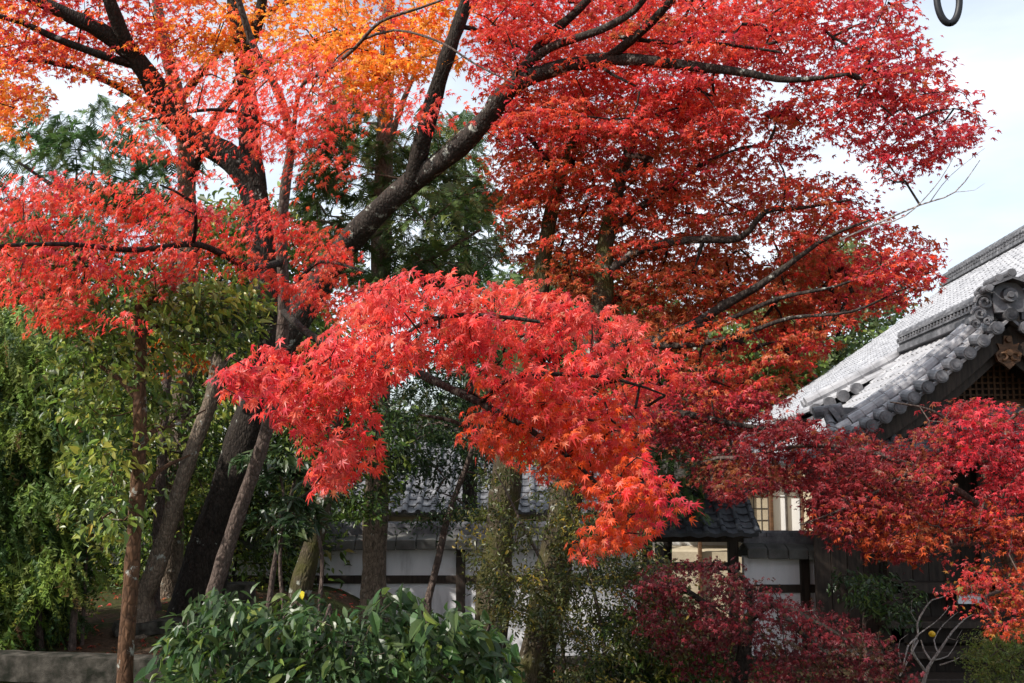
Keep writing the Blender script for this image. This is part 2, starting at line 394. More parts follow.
# porch roof, both slopes
V, Fc, prof_p = tiled_slope(PA + U * 0.25, U, LF, -INW, PRUN, PRISE, PC, 0.27, 0.27, 0.075, seed=3)
raw_mesh('porch_roof', V, Fc, M['tile'], hall)
V, Fc, _ = tiled_slope(PA + U * 0.25, U, LF, INW, PRUN, PRISE, PC, 0.27, 0.27, 0.075, seed=4)
raw_mesh('porch_roof', V, Fc, M['tile'], hall)
def psurf(s, t, u, z=0.0): return PA + INW * s * PRUN * t - ZUP * (drop_fn(t, PRISE, PC) - z) + U * u
for s in (-1, 1):
    b = MB(); e = MB(); k = MB()
    tv = np.linspace(0.0, 0.98, 16)
    for i, t in enumerate(tv):
        p = psurf(s, t, 0); q0 = p - U * 0.16 - ZUP * 0.03; q1 = p + U * 0.34 + ZUP * 0.03
        e.cyl(q0, q1, 0.09, 0.082, n=14)
        e.cyl(q0 - U * 0.012, q0 + U * 0.02, 0.07, 0.07, n=14); e.cyl(q0 - U * 0.022, q0, 0.04, 0.04, n=8)
        if i < 15:                           # scooped pan tile between two round ends
            a2 = psurf(s, tv[i + 1], 0); mid = (p + a2) / 2 - ZUP * 0.07
            e.bar(mid - U * 0.12, mid + U * 0.34, np.linalg.norm(a2 - p) * 0.86, 0.035, up=np.cross(U, (a2 - p)) * (1 if s > 0 else -1))
    # descending ridge: two rows of round tiles on a low stack
    tt = np.linspace(0.10, 0.70, 11)
    for i in range(10):
        p0, p1 = psurf(s, tt[i], 0), psurf(s, tt[i + 1], 0)
        b.bar(p0 + U * 0.72 + ZUP * 0.05, p1 + U * 0.72 + ZUP * 0.05, 0.20, 0.08)
        for off, z, r in ((0.72, 0.17, 0.105), (0.45, 0.12, 0.10)):
            q0 = p0 + U * off + ZUP * z; q1 = p1 + U * off + ZUP * z
            b.cyl(q0, q0 + (q1 - q0) * 0.98, r, r * 1.05, n=12)
    for i in range(4):
        p0, p1 = psurf(s, 0.70 + i * 0.07, 0.45, 0.10), psurf(s, 0.77 + i * 0.07, 0.45, 0.10)
        b.cyl(p0, p0 + (p1 - p0) * 0.98, 0.095, 0.1, n=12)
    b.build('descending_ridge', M['tile'], hall)
    e.build('verge_tiles', M['tile_old'], hall)
    # small upturned end tile where the descending ridge stops
    p = psurf(s, 0.715, 0.72, 0.14); d = nrm(psurf(s, 0.75, 0) - psurf(s, 0.70, 0)); nn = nrm(np.cross(d, U)); nn = nn if nn[2] > 0 else -nn
    k.prism([(-.17, -.12), (.17, -.12), (.20, .10), (.13, .24), (.05, .33), (-.05, .33), (-.13, .24), (-.20, .10)], p + d * 0.02, U, nn, d, 0.07)
    k.cyl(p - d * 0.1 + nn * 0.2, p + d * 0.28 + nn * 0.34, 0.075, 0.085, n=12); k.cyl(p + d * 0.07 + nn * 0.02, p + d * 0.12 + nn * 0.02, 0.09, 0.08, n=12)
    k.build('end_tile', M['tile_old'], hall)
# porch ridge stack with its row of round motifs
b = MB()
for w, h, z in ((0.44, 0.08, 0.04), (0.36, 0.08, 0.115), (0.42, 0.03, 0.165), (0.32, 0.09, 0.22), (0.38, 0.03, 0.275), (0.28, 0.05, 0.31)):
    b.bar(PA + ZUP * z + U * 0.12, PA + ZUP * z + U * (LF + 0.1), w, h)
for k in range(28):
    p = PA + U * (0.25 + k * 0.165) + ZUP * 0.22
    for s in (-1, 1): b.cyl(p + INW * s * 0.13, p + INW * s * 0.185, 0.038, 0.038, n=8)
for k in range(13): b.cyl(PA + U * (0.1 + k * 0.38) + ZUP * 0.36, PA + U * (0.47 + k * 0.38) + ZUP * 0.36, 0.085, 0.09, n=10)
b.build('ridge', M['tile_old'], hall)
# ridge-end ornament: plate, boss, three round tiles on its crown, scrolled fins
b = MB(); KO = 0.60; o0 = PA - U * 0.10 + ZUP * 0.12
b.prism([(x * KO, y * KO) for x, y in [(-.30, -.18), (.30, -.18), (.36, .12), (.30, .36), (.18, .50), (-.18, .50), (-.30, .36), (-.36, .12)]], o0, INW, ZUP, U, 0.14)
b.cyl(o0 + ZUP * 0.12 + U * 0.02, o0 + ZUP * 0.12 - U * 0.07, 0.115, 0.095, n=20); b.cyl(o0 + ZUP * 0.12 - U * 0.06, o0 + ZUP * 0.12 - U * 0.10, 0.06, 0.04, n=16)
for x, z, r in ((0, .40, .062), (-.17, .33, .058), (.17, .33, .058), (-.30, .20, .055), (.30, .20, .055)):
    p = o0 + INW * x + ZUP * z; b.cyl(p - U * 0.16, p + U * 0.30, r, r, n=14); b.cyl(p - U * 0.175, p - U * 0.15, r * 0.72, r * 0.72, n=14)
b.bar(o0 + INW * -.25 + ZUP * .25, o0 + INW * 0.0 + ZUP * .345, 0.34, 0.035, up=(0, 0, 1)); b.bar(o0 + INW * 0.0 + ZUP * .345, o0 + INW * .25 + ZUP * .25, 0.34, 0.035, up=(0, 0, 1))
b.build('ridge_end_tile', M['tile_old'], hall)
for s in (-1, 1):
    b = MB()
    for cx, cz, r0, w in ((.31, .04, .115, .03), (.38, -.12, .095, .028), (.29, -.22, .075, .024), (.44, -.26, .07, .022), (.33, .19, .06, .02)):
        sp = []
        for i in range(26):
            a = i * 0.42; r = r0 * (1 - i / 30)
            sp.append(o0 + U * (0.06 - 0.003 * i) + INW * s * (cx + r * math.cos(a)) + ZUP * (cz + r * math.sin(a)))
        b.tube(sp, np.linspace(w, w * 0.6, 26), 7)
    b.prism([(x * .66, y * .66) for x, y in ([(.28, -.3), (.56, -.34), (.62, -.05), (.58, .2), (.4, .32), (.28, .3)] if s > 0 else [(-.28, -.3), (-.28, .3), (-.4, .32), (-.58, .2), (-.62, -.05), (-.56, -.34)])], o0 + U * 0.08, INW, ZUP, U, 0.08)
    b.build('scroll_fin', M['tile_old'], hall)
# pediment: barge boards, pendant, lattice, tie beam
b = MB()
for s in (-1, 1):
    b = MB(); tt = np.linspace(0.0, 0.95, 14)
    for i in range(13):
        p0, p1 = psurf(s, tt[i], 0.10, -0.20), psurf(s, tt[i + 1], 0.10, -0.20)
        b.bar(p0, p1, 0.09, 0.26, up=nrm(np.cross(p1 - p0, U)) * (-1 if s < 0 else 1)); b.bar(p0 - ZUP * 0.2 + U * 0.12, p1 - ZUP * 0.2 + U * 0.12, 0.07, 0.20)
    b.build('barge_board', M['wood'], hall)
tie_z = at(1000, 405, 14.4)[2]
b = MB(); gw = 2.0
b.box(PA + U * 0.95 + ZUP * (tie_z - PA[2]) , (3.3, 0.22, 0.2), (INW, U, ZUP), 0.015); b.build('tie_beam', M['wood_brown'], hall)
b = MB(); base = PA + U * 0.85; H0 = tie_z + 0.1
for k in range(-17, 18):
    x = k * 0.085; t = abs(x) / PRUN; top = PA[2] - drop_fn(t, PRISE, PC) - 0.42
    if top > H0 + 0.04: b.bar((*(base + INW * x)[:2], H0), (*(base + INW * x)[:2], top), 0.03, 0.03, up=U)
for k in range(7):
    z = H0 + 0.06 + k * 0.085
    hw = next((x for x in np.linspace(1.6, 0, 60) if PA[2] - drop_fn(x / PRUN, PRISE, PC) - 0.42 > z), 0)
    if hw > 0.05: b.bar((*(base - INW * hw + U * 0.004)[:2], z), (*(base + INW * hw + U * 0.004)[:2], z), 0.024, 0.024)
b.build('gable_lattice', M['wood_brown'], hall)
b = MB(); out = [(-1.7, H0 - PA[2] - .3)] + [(1.7, H0 - PA[2] - .3)] + [(x, -drop_fn(abs(x) / PRUN, PRISE, PC) - 0.16) for x in np.linspace(1.7, -1.7, 25)]
b.prism(out, PA + U * 1.0, INW, ZUP, U, 0.06); b.build('gable_wall', M['wood'], hall)
b = MB(); g0 = PA + U * 0.02 - ZUP * 0.60
b.prism([(x * .72, y * .72 + .06) for x, y in [(0, -.30), (.10, -.20), (.20, -.14), (.24, 0), (.16, .08), (.20, .2), (.09, .17), (.07, .34), (-.07, .34), (-.09, .17), (-.20, .2), (-.16, .08), (-.24, 0), (-.20, -.14), (-.10, -.20)]], g0, INW, ZUP, U, 0.07)
b.cyl(g0 + ZUP * 0.07, g0 + ZUP * 0.07 - U * 0.05, 0.06, 0.042, n=12); b.cyl(g0 + ZUP * 0.25, g0 + ZUP * 0.25 - U * 0.05, 0.05, 0.04, n=6)
for s in (-1, 1):
    b.tube([g0 - U * 0.02 + INW * s * (0.075 + 0.05 * math.cos(a)) + ZUP * (0.02 + 0.05 * math.sin(a)) for a in np.linspace(0, 5, 14)], 0.018, 6)
b.build('gable_pendant', M['wood_brown'], hall)
# pent roof under the pediment
zt = tie_z - 0.14; p_t = PA + U * 0.72; p_t = np.array((p_t[0], p_t[1], zt))
V, Fc, _ = tiled_slope(p_t - INW * 2.3, INW, 4.6, -U, 0.85, 0.52, 0.1, 0.25, 0.24, 0.06, seed=9)
raw_mesh('pent_roof', V, Fc, M['tile_old'], hall)
b = MB(); b.bar(p_t - INW * 2.35 - U * 0.02 + ZUP * 0.06, p_t + INW * 2.35 - U * 0.02 + ZUP * 0.06, 0.12, 0.12)
b.bar(p_t - INW * 2.2 - ZUP * 0.2, p_t + INW * 2.2 - ZUP * 0.2, 0.14, 0.16); b.build('pent_ridge', M['tile_old'], hall)
# front: posts, boarded walls, beams, steps, plaster panel
fx0 = PA[0] - 1.25; fy = 15.1
for x in (fx0, fx0 + 1.35, fx0 + 2.9):
    b = MB(); b.box((x, fy, 1.75), (0.2, 0.2, 3.4), None, 0.015); b.build('post', M['wood'], hall)
b = MB()
for k in range(26): b.box((fx0 - 0.9 + k * 0.24, fy + 0.35 + 0.004 * (k % 2), 1.9), (0.235, 0.05, 3.0), None, 0.006)
b.build('boarded_wall', M['wood'], hall)
b = MB(); b.box((PA[0] + 3.5, 24.5, 2.05), (9.0, 17.0, 3.9)); b.build('wall', M['cream'], hall)
for z, w, d_ in ((3.2, 0.24, .2), (2.35, 0.18, 0.16), (1.32, 0.16, .16)):
    b = MB(); b.box((fx0 + 1.9, fy - 0.02, z), (4.9, d_, w), None, 0.012); b.build('beam', M['wood'], hall)
for k, (y0, z) in enumerate(((14.85, 0.86), (14.45, 0.52), (14.05, 0.24))):
    b = MB(); b.box((fx0 + 2.0, y0, z), (4.6, 0.5, 0.1), None, 0.012); b.box((fx0 + 2.0, y0 + 0.18, z - 0.18), (4.5, 0.06, 0.24)); b.build('step', M['wood'], hall)
b = MB(); c = at(973, 594, 14.96); b.box((c[0] + 0.1, 15.08, c[2]), (0.55, 0.04, 0.30)); b.build('white_panel', M['plaster'], hall)
b = MB(); b.box((fx0 + 2.0, 13.6, 0.09), (5.2, 0.5, 0.16), None, 0.02); b.build('foundation_stone', M['stone'], hall)

# ------------------------------------------------------------------ garden walls, gate, corridor, rear house
def plaster_wall(x0, x1, y, top, label, posts):
    zb = 0.0
    w = empty('garden_wall', ((x0 + x1) / 2, y, zb), label, 'wall')
    b = MB(); b.box(((x0 + x1) / 2, y, (top - 0.30 + zb) / 2), (x1 - x0, 0.16, top - 0.30 - zb)); b.build('plaster_panel', M['plaster'], w)
    b = MB(); b.bar((x0, y - 0.10, top - 0.78), (x1, y - 0.10, top - 0.78), 0.05, 0.12, bev=0.008); b.build('rail', M['wood'], w)
    for x in posts:
        b = MB(); b.box((x, y - 0.105, (top - 0.28) / 2), (0.14, 0.07, top - 0.3), None, 0.008); b.build('post', M['wood'], w)
    b = MB(); n = int((x1 - x0) / 0.30); sp = (x1 - x0) / n; rg = np.random.default_rng(3)
    for k in range(n):
        for s in (-1, 1):
            a = np.array((x0 + (k + .5) * sp, y, top - 0.10 + rg.normal(0, .006))); e = a + np.array((0, s * 0.30, -0.10))
            b.bar(a, e, sp * 0.965, 0.045, bev=0.01)
            b.box(e + np.array((0, 0, -0.05)), (sp * 0.965, 0.04, 0.15), None, 0.01)
    b.build('coping_slabs', M['tile_board'], w)
    b = MB(); b.bar((x0, y, top - 0.06), (x1, y, top - 0.06), 0.2, 0.1)
    n2 = int((x1 - x0) / 0.34)
    for k in range(n2): b.cyl((x0 + k * (x1 - x0) / n2, y, top), (x0 + (k + .97) * (x1 - x0) / n2, y, top), 0.085, 0.09, n=10, up=(0, 0, 1))
    b.build('coping_ridge', M['tile_old'], w)
    b = MB(); b.bar((x0, y, 0.07), (x1, y, 0.07), 0.34, 0.30, bev=0.02); b.build('footing', M['stone'], w)
    return w
WY = 16.0
zl = at(460, 527, WY)[2]; zr = at(800, 536, WY)[2]
gx0, gx1 = at(640, 500, WY)[0], at(738, 500, WY)[0]
plaster_wall(-8.5, gx0 - 0.05, WY, zl, 'long white plaster wall with slab coping behind the mossy trunks', [at(p, 580, WY)[0] for p in (300, 382, 461, 548)])
plaster_wall(gx1 + 0.05, at(884, 560, WY)[0], WY, zr, 'short white plaster wall between the small tiled gate and the temple front', [at(p, 580, WY)[0] for p in (803, 882)])
gate = empty('garden_gate', ((gx0 + gx1) / 2, WY, 0), 'small wooden garden gate under its own dark tiled roof', 'gate')
zg = at(690, 497, WY)[2]
for s, nm in ((-1, 0), (1, 1)):
    V, Fc, _ = tiled_slope(np.array((gx0 - 0.12, WY, zg)), np.array((1., 0, 0)), gx1 - gx0 + 0.24, np.array((0, float(s), 0)), 0.75, 0.50, 0.25, 0.24, 0.2, 0.045, seed=20 + nm)
    raw_mesh('roof', V, Fc, M['tile_dark'], gate)
b = MB()
b.bar((gx0 - .15, WY, zg + .06), (gx1 + .15, WY, zg + .06), .2, .16)
for k in range(5): b.cyl((gx0 - .2 + k * (gx1 - gx0 + .4) / 5, WY, zg + .15), (gx0 - .2 + (k + .97) * (gx1 - gx0 + .4) / 5, WY, zg + .15), .085, .09, n=10)
b.build('ridge', M['tile_dark'], gate)
for x in (gx0 + 0.1, gx1 - 0.1):
    b = MB(); b.box((x, WY, (zg - 0.45) / 2), (0.15, 0.15, zg - 0.4), None, 0.01); b.build('post', M['wood'], gate)
b = MB(); b.bar((gx0 - .2, WY, zg - .60), (gx1 + .2, WY, zg - .60), .14, .16, bev=.01); b.bar((gx0 - .1, WY - .4, zg - .56), (gx1 + .1, WY - .4, zg - .56), .07, .08); b.bar((gx0, WY, zg - 1.05), (gx1, WY, zg - 1.05), .1, .12); b.build('lintel', M['wood'], gate)
b = MB(); b.box((gx0 + 0.33, WY + 0.35, 0.95), (0.05, 0.66, 1.75), None, .008)
for z in (0.4, 1.0, 1.6): b.box((gx0 + 0.37, WY + 0.35, z), (0.03, 0.66, 0.09), None, .006)
b.build('door', M['wood_grey'], gate)

cor = empty('corridor_wing', (4.6, 21, 0.2), 'side wing with bright white sliding paper windows beside the temple roof', 'building')
cy = 20.5
def X_(px, D): return at(px, 470, D)[0]
b = MB(); b.box((X_(760, cy), cy + 1.0, 0.65), (5.0, 1.9, 1.5)); b.build('wall', M['cream'], cor)
b = MB(); b.box((X_(760, cy), cy + 1.0, 3.05), (5.0, 1.9, 0.55)); b.build('upper_wall', M['wood_grey'], cor)
b = MB(); b.box((X_(760, cy), cy + 1.8, 2.1), (5.0, 0.1, 1.5)); b.build('back_wall', M['paper'], cor)
zt_, zb_ = at(770, 485, cy)[2], at(770, 532, cy)[2]
for px0, px1, mt, dy in ((700, 742, 'cream', 0.06), (746, 768, 'cream', 0.06), (771, 785, 'paper', 0.03), (786, 800, 'paper', 0.07), (803, 850, 'paper', 0.05)):
    b = MB(); xa, xb = X_(px0, cy), X_(px1, cy); b.box(((xa + xb) / 2, cy + dy, (zt_ + zb_) / 2), (xb - xa, 0.012, zt_ - zb_)); p = b.build('window_panel', M[mt], cor)
    f = MB()
    for x in (xa, xb): f.bar((x, cy + dy - 0.012, zb_), (x, cy + dy - 0.012, zt_), 0.035, 0.03, up=(0, 1, 0))
    if mt == 'cream':
        for q in range(1, 3): f.bar((xa + (xb - xa) * q / 3, cy + dy - 0.012, zb_), (xa + (xb - xa) * q / 3, cy + dy - 0.012, zt_), 0.012, 0.012, up=(0, 1, 0))
    for q in ((1, 2, 3) if mt == 'cream' else (3,)): f.bar((xa, cy + dy - 0.013, zb_ + (zt_ - zb_) * q / 4), (xb, cy + dy - 0.013, zb_ + (zt_ - zb_) * q / 4), 0.012, 0.012)
    f.build('lattice', M['wood_grey'], p)
for px in (698, 743.5, 769.5, 801.5, 852):
    b = MB(); b.box((X_(px, cy), cy - 0.02, 1.75), (0.065, 0.12, 3.2), None, .01); b.build('post', M['wood_brown'], cor)
for z in (zt_ + .05, zb_ - .06):
    b = MB(); b.bar((X_(690, cy), cy - 0.03, z), (X_(860, cy), cy - 0.03, z), 0.15, 0.09, bev=.01); b.build('beam', M['wood_brown'], cor)
V, Fc, _ = tiled_slope(np.array((X_(680, cy), cy + 1.9, 3.9)), np.array((1., 0, 0)), 3.9, np.array((0, -1., 0)), 1.5, 0.6, 0.15, 0.27, 0.27, 0.06, seed=31)
raw_mesh('roof', V, Fc, M['tile_old'], cor)

house = empty('tiled_house', (-0.5, 27, 0.2), 'low grey tiled house seen through the trunks behind the white wall', 'house')
hy = 24.0
V, Fc, _ = tiled_slope(np.array((-7.0, hy + 2.6, at(480, 432, hy + 2.6)[2])), np.array((1., 0, 0)), 10.4, np.array((0, -1., 0)), 3.0, at(480, 432, hy + 2.6)[2] - at(480, 512, hy - .4)[2], 0.1, 0.32, 0.3, 0.07, seed=41)
raw_mesh('roof', V, Fc, M['tile_old'], house)
V, Fc, _ = tiled_slope(np.array((-7.0, hy + 2.6, at(480, 432, hy + 2.6)[2])), np.array((1., 0, 0)), 10.4, np.array((0, 1., 0)), 3.0, 2.2, 0.1, 0.5, 0.5, 0.07, seed=42)
raw_mesh('roof', V, Fc, M['tile_old'], house)
b = MB(); zz = at(480, 432, hy + 2.6)[2]
b.bar((-7.1, hy + 2.6, zz + .1), (3.5, hy + 2.6, zz + .1), .36, .3); 
for k in range(26): b.cyl((-7.1 + k * .408, hy + 2.6, zz + .3), (-6.705 + k * .408, hy + 2.6, zz + .3), .11, .12, n=10)
b.build('ridge', M['tile_old'], house)
b = MB(); b.box((-1.8, hy + 2.6, 0.95), (9.6, 4.4, 1.9)); b.build('wall', M['cream'], house)
for k in range(9):
    b = MB(); b.box((-6.4 + k * 1.15, hy + .38, 0.95), (0.12, 0.1, 1.9)); b.build('post', M['wood'], house)

# ------------------------------------------------------------------ stones on the left bank
def stone(name, c, s, rot, label, cat, seed, grp=None, bev=0.02):
    rg = np.random.default_rng(seed); b = MB()
    cr, sr = math.cos(rot), math.sin(rot); ax = (np.array((cr, sr, 0)), np.array((-sr, cr, 0)), ZUP)
    nx_, ny_, nz_ = max(2, int(s[0] / .12)), max(2, int(s[1] / .12)), max(2, int(s[2] / .1))
    vs = {}; V = []; Fs = []
    def vid(i, j, k):
        if (i, j, k) not in vs:
            q = np.array((i / nx_ - .5, j / ny_ - .5, k / nz_ - .5))
            edge = sum(1 for w in np.abs(q) if w > 0.49)
            sh = 1 - (0.012 if edge == 2 else 0.022 if edge == 3 else 0) / max(0.2, min(s))
            p = q * np.array(s) * sh + rg.normal(0, 0.0025, 3)
            vs[(i, j, k)] = len(V); V.append(np.array(c) + ax[0] * p[0] + ax[1] * p[1] + ax[2] * p[2])
        return vs[(i, j, k)]
    for i in range(nx_):
        for j in range(ny_): Fs.append((vid(i, j, nz_), vid(i + 1, j, nz_), vid(i + 1, j + 1, nz_), vid(i, j + 1, nz_))); Fs.append((vid(i, j, 0), vid(i, j + 1, 0), vid(i + 1, j + 1, 0), vid(i + 1, j, 0)))
    for i in range(nx_):
        for k in range(nz_): Fs.append((vid(i, 0, k), vid(i + 1, 0, k), vid(i + 1, 0, k + 1), vid(i, 0, k + 1))); Fs.append((vid(i, ny_, k), vid(i, ny_, k + 1), vid(i + 1, ny_, k + 1), vid(i + 1, ny_, k)))
    for j in range(ny_):
        for k in range(nz_): Fs.append((vid(0, j, k), vid(0, j, k + 1), vid(0, j + 1, k + 1), vid(0, j + 1, k))); Fs.append((vid(nx_, j, k), vid(nx_, j + 1, k), vid(nx_, j + 1, k + 1), vid(nx_, j, k + 1)))
    o = raw_mesh(name, V, Fs, M['stone'], None, False); tag(o, label, cat, grp); return o
k0, k1 = at(-60, 649, 10.0), at(172, 664, 9.6)
L_ = np.linalg.norm((k1 - k0)[:2]); kc = (k0 + k1) / 2; kr = math.atan2(k1[1] - k0[1], k1[0] - k0[0])
stone('stone_kerb', (kc[0], kc[1] + .14, kc[2] - 0.125), (L_, 0.28, 0.25), kr, 'long granite kerb stone holding the soil behind the rusty brown trunk', 'kerb stone', 1)
stone('stone_kerb', (kc[0] + .25, kc[1] - .18, kc[2] - 0.46), (L_, 0.36, 0.26), kr, 'lower granite kerb stone just under the long one, at the bottom edge', 'kerb stone', 2)
c = at(148, 622, 11.6); stone('stone_slab', (c[0], c[1], c[2] - .05), (0.75, 0.34, 0.14), 0.45, 'flat grey stepping slab lying on the soil by the tree roots', 'stone slab', 3)
c = at(238, 590, 12.6); stone('stone_block', (c[0], c[1], c[2] - .08), (0.42, 0.34, 0.34), 0.2, 'small pale square stone block behind the glossy bush', 'stone block', 4)
c = at(100, 577, 16.5); stone('stone_block', (c[0], c[1], c[2] - .02), (0.55, 0.4, 0.34), 0.1, 'rough sunlit stone block far back on the bare soil', 'stone block', 5)
c = at(665, 681, 13.2); stone('stone_block', (c[0], c[1], c[2] - .1), (1.3, 0.3, 0.34), 0.0, 'long low stone edging at the foot of the dark red dwarf maple', 'stone edging', 6)

# iron ring hung from an eave beam above the viewer
rc = at(948, -2, 2.2)
beam = empty('eave_beam', (rc[0], 2.2, rc[2] + 1.2), 'wooden eave beam overhead from which the iron ring hangs', 'beam')
b = MB(); b.bar((rc[0] - 0.9, 2.2, rc[2] + 1.2), (rc[0] + 2.5, 2.2, rc[2] + 1.2), .12, .16, bev=.01); b.build('timber', M['wood'], beam)
for x in (rc[0] + 2.35,):
    b = MB(); zf = gz(x, 2.2); b.box((x, 2.2, (zf + rc[2] + 1.12) / 2), (.14, .14, rc[2] + 1.12 - zf), None, .01); b.build('post', M['wood'], beam)
b = MB()
b.tube([rc + np.array((math.sin(a) * 0.0255, 0.0, -math.cos(a) * 0.06)) for a in np.linspace(0, 2 * math.pi, 33)], 0.008, 8, cap=False)
zz = rc[2] + 0.06
while zz < rc[2] + 1.10:
    b.tube([np.array((rc[0] + math.sin(a) * 0.012, 2.2 + math.cos(a) * 0.0, zz + 0.03 - math.cos(a) * 0.04)) for a in np.linspace(0, 2 * math.pi, 17)], 0.005, 6, cap=False); zz += 0.066
ring = b.build('iron_ring', M['iron'], None, True); tag(ring, 'black iron ring hanging against the pale sky at the top', 'iron ring')

# ------------------------------------------------------------------ plants: templates
def maple_template(lobes):
    if lobes == 7:
        tips = [(-128, .34), (-84, .66), (-41, .92), (0, 1.05), (41, .92), (84, .66), (128, .34)]; notch = .30
    else:
        tips = [(-100, .60), (-48, .92), (0, 1.05), (48, .92), (100, .60)]; notch = .40
    V = [(0, 0, 0.02)]; outer = []
    for i, (a, L) in enumerate(tips):
        a = R_(a)
        if i == 0: outer.append((math.sin(a - .5) * notch * .7, math.cos(a - .5) * notch * .7, 0.02))
        else:
            am = (R_(tips[i - 1][0]) + a) / 2; outer.append((math.sin(am) * notch, math.cos(am) * notch, 0.07))
        outer.append((math.sin(a) * L, math.cos(a) * L, -0.22 * L * L))
    a = R_(tips[-1][0]) + .5; outer.append((math.sin(a) * notch * .7, math.cos(a) * notch * .7, 0.02))
    V += outer; n = len(outer)
    return np.array(V), np.array([(0, i, i + 1) for i in range(1, n)][::-1])
def oval_template(w=0.42, fold=0.10, curl=0.16):
    ys = (0, .22, .5, .78, 1.0); ws = (0.02, .72, 1.0, .62, 0.0)
    V = []; Fc = []
    for y, k in zip(ys, ws):
        z = -curl * y * y
        V += [(-w * .5 * k, y - .5, z + fold * k), (0, y - .5, z), (w * .5 * k, y - .5, z + fold * k)]
    for i in range(4):
        a = i * 3; Fc += [(a, a + 1, a + 4), (a, a + 4, a + 3), (a + 1, a + 2, a + 5), (a + 1, a + 5, a + 4)]
    return np.array(V), np.array(Fc)
def frond_template(k=8, spread=.42, wid=.06, droop=.25, up=.15):
    V = []; Fc = []
    def tri(a, b, c): n = len(V); V.extend((a, b, c)); Fc.append((n, n + 1, n + 2))
    tri((-.02, -.5, 0), (.02, -.5, 0), (0, .5, -droop))
    for i in range(k):
        y = -.42 + .86 * i / k; L = spread * (1 - .72 * (i / k)) * (0.8 if i == 0 else 1); z = -droop * (y + .5) ** 2
        for s in (-1, 1):
            yy = y + (0.05 if s > 0 else 0); tri((0, yy - wid, z), (0, yy + wid, z), (s * L, yy + L * .75, z - .12 * L + up * ((i % 3) - 1) * .3))
    return np.array(V), np.array(Fc)
T_M7, T_M5 = maple_template(7), maple_template(5)
T_OV = oval_template(); T_LONG = oval_template(.30, .06, .22); T_RND = oval_template(.62, .05, .1)
T_FR = frond_template(); T_FR2 = frond_template(9, .17, .05, .55, .35)

def unit(a): return a / (np.linalg.norm(a, axis=-1, keepdims=True) + 1e-9)
def place(T, pos, tip, nr, size, col, curl=(.2, 2.4)):
    V0, F0 = T; N = len(pos)
    tip = unit(tip); b = unit(np.cross(tip, nr)); n = np.cross(b, tip)
    ks = rng.uniform(.8, 1.15, N); kz = rng.uniform(curl[0], curl[1], N); b = b * ks[:, None]; n = n * kz[:, None]
    V = pos[:, None, :] + size[:, None, None] * (V0[None, :, 0, None] * b[:, None, :] + V0[None, :, 1, None] * tip[:, None, :] + V0[None, :, 2, None] * n[:, None, :])
    Fc = (F0[None] + (np.arange(N) * len(V0))[:, None, None]).reshape(-1, F0.shape[1])
    return V.reshape(-1, 3), Fc, np.repeat(col, len(V0), axis=0)
def inside(poly, x, y):
    p = np.asarray(poly, float); c = np.zeros(x.shape, bool); j = len(p) - 1
    for i in range(len(p)):
        xi, yi = p[i]; xj, yj = p[j]
        c ^= ((yi > y) != (yj > y)) & (x < (xj - xi) * (y - yi) / (yj - yi + 1e-12) + xi); j = i
    return c
def pads(rg, poly, n, depth, holes=(), mind=0.0):
    """n spray centres spread through a volume whose side facing us fills poly; depth(px, py) gives the near and the far limit"""
    p = np.asarray(poly, float); lo, hi = p.min(0), p.max(0); out = []; pts = np.zeros((0, 2)); tries = 0
    while len(out) < n and tries < n * 60:
        tries += 1
        q = rg.uniform(lo, hi)
        if not inside(p, q[0:1], q[1:2])[0] or any(inside(h, q[0:1], q[1:2])[0] for h in holes): continue
        if mind and len(pts) and tries < n * 30 and (np.hypot(*(pts - q).T) < mind).any(): continue
        d0, d1 = depth(q[0], q[1]) if callable(depth) else depth
        out.append(at(q[0], q[1], rg.uniform(d0, d1))); pts = np.vstack((pts, q))
    return np.array(out)
SUNV = np.array(TO_SUN)
DENS = 2.3; DENS_G = 2.2
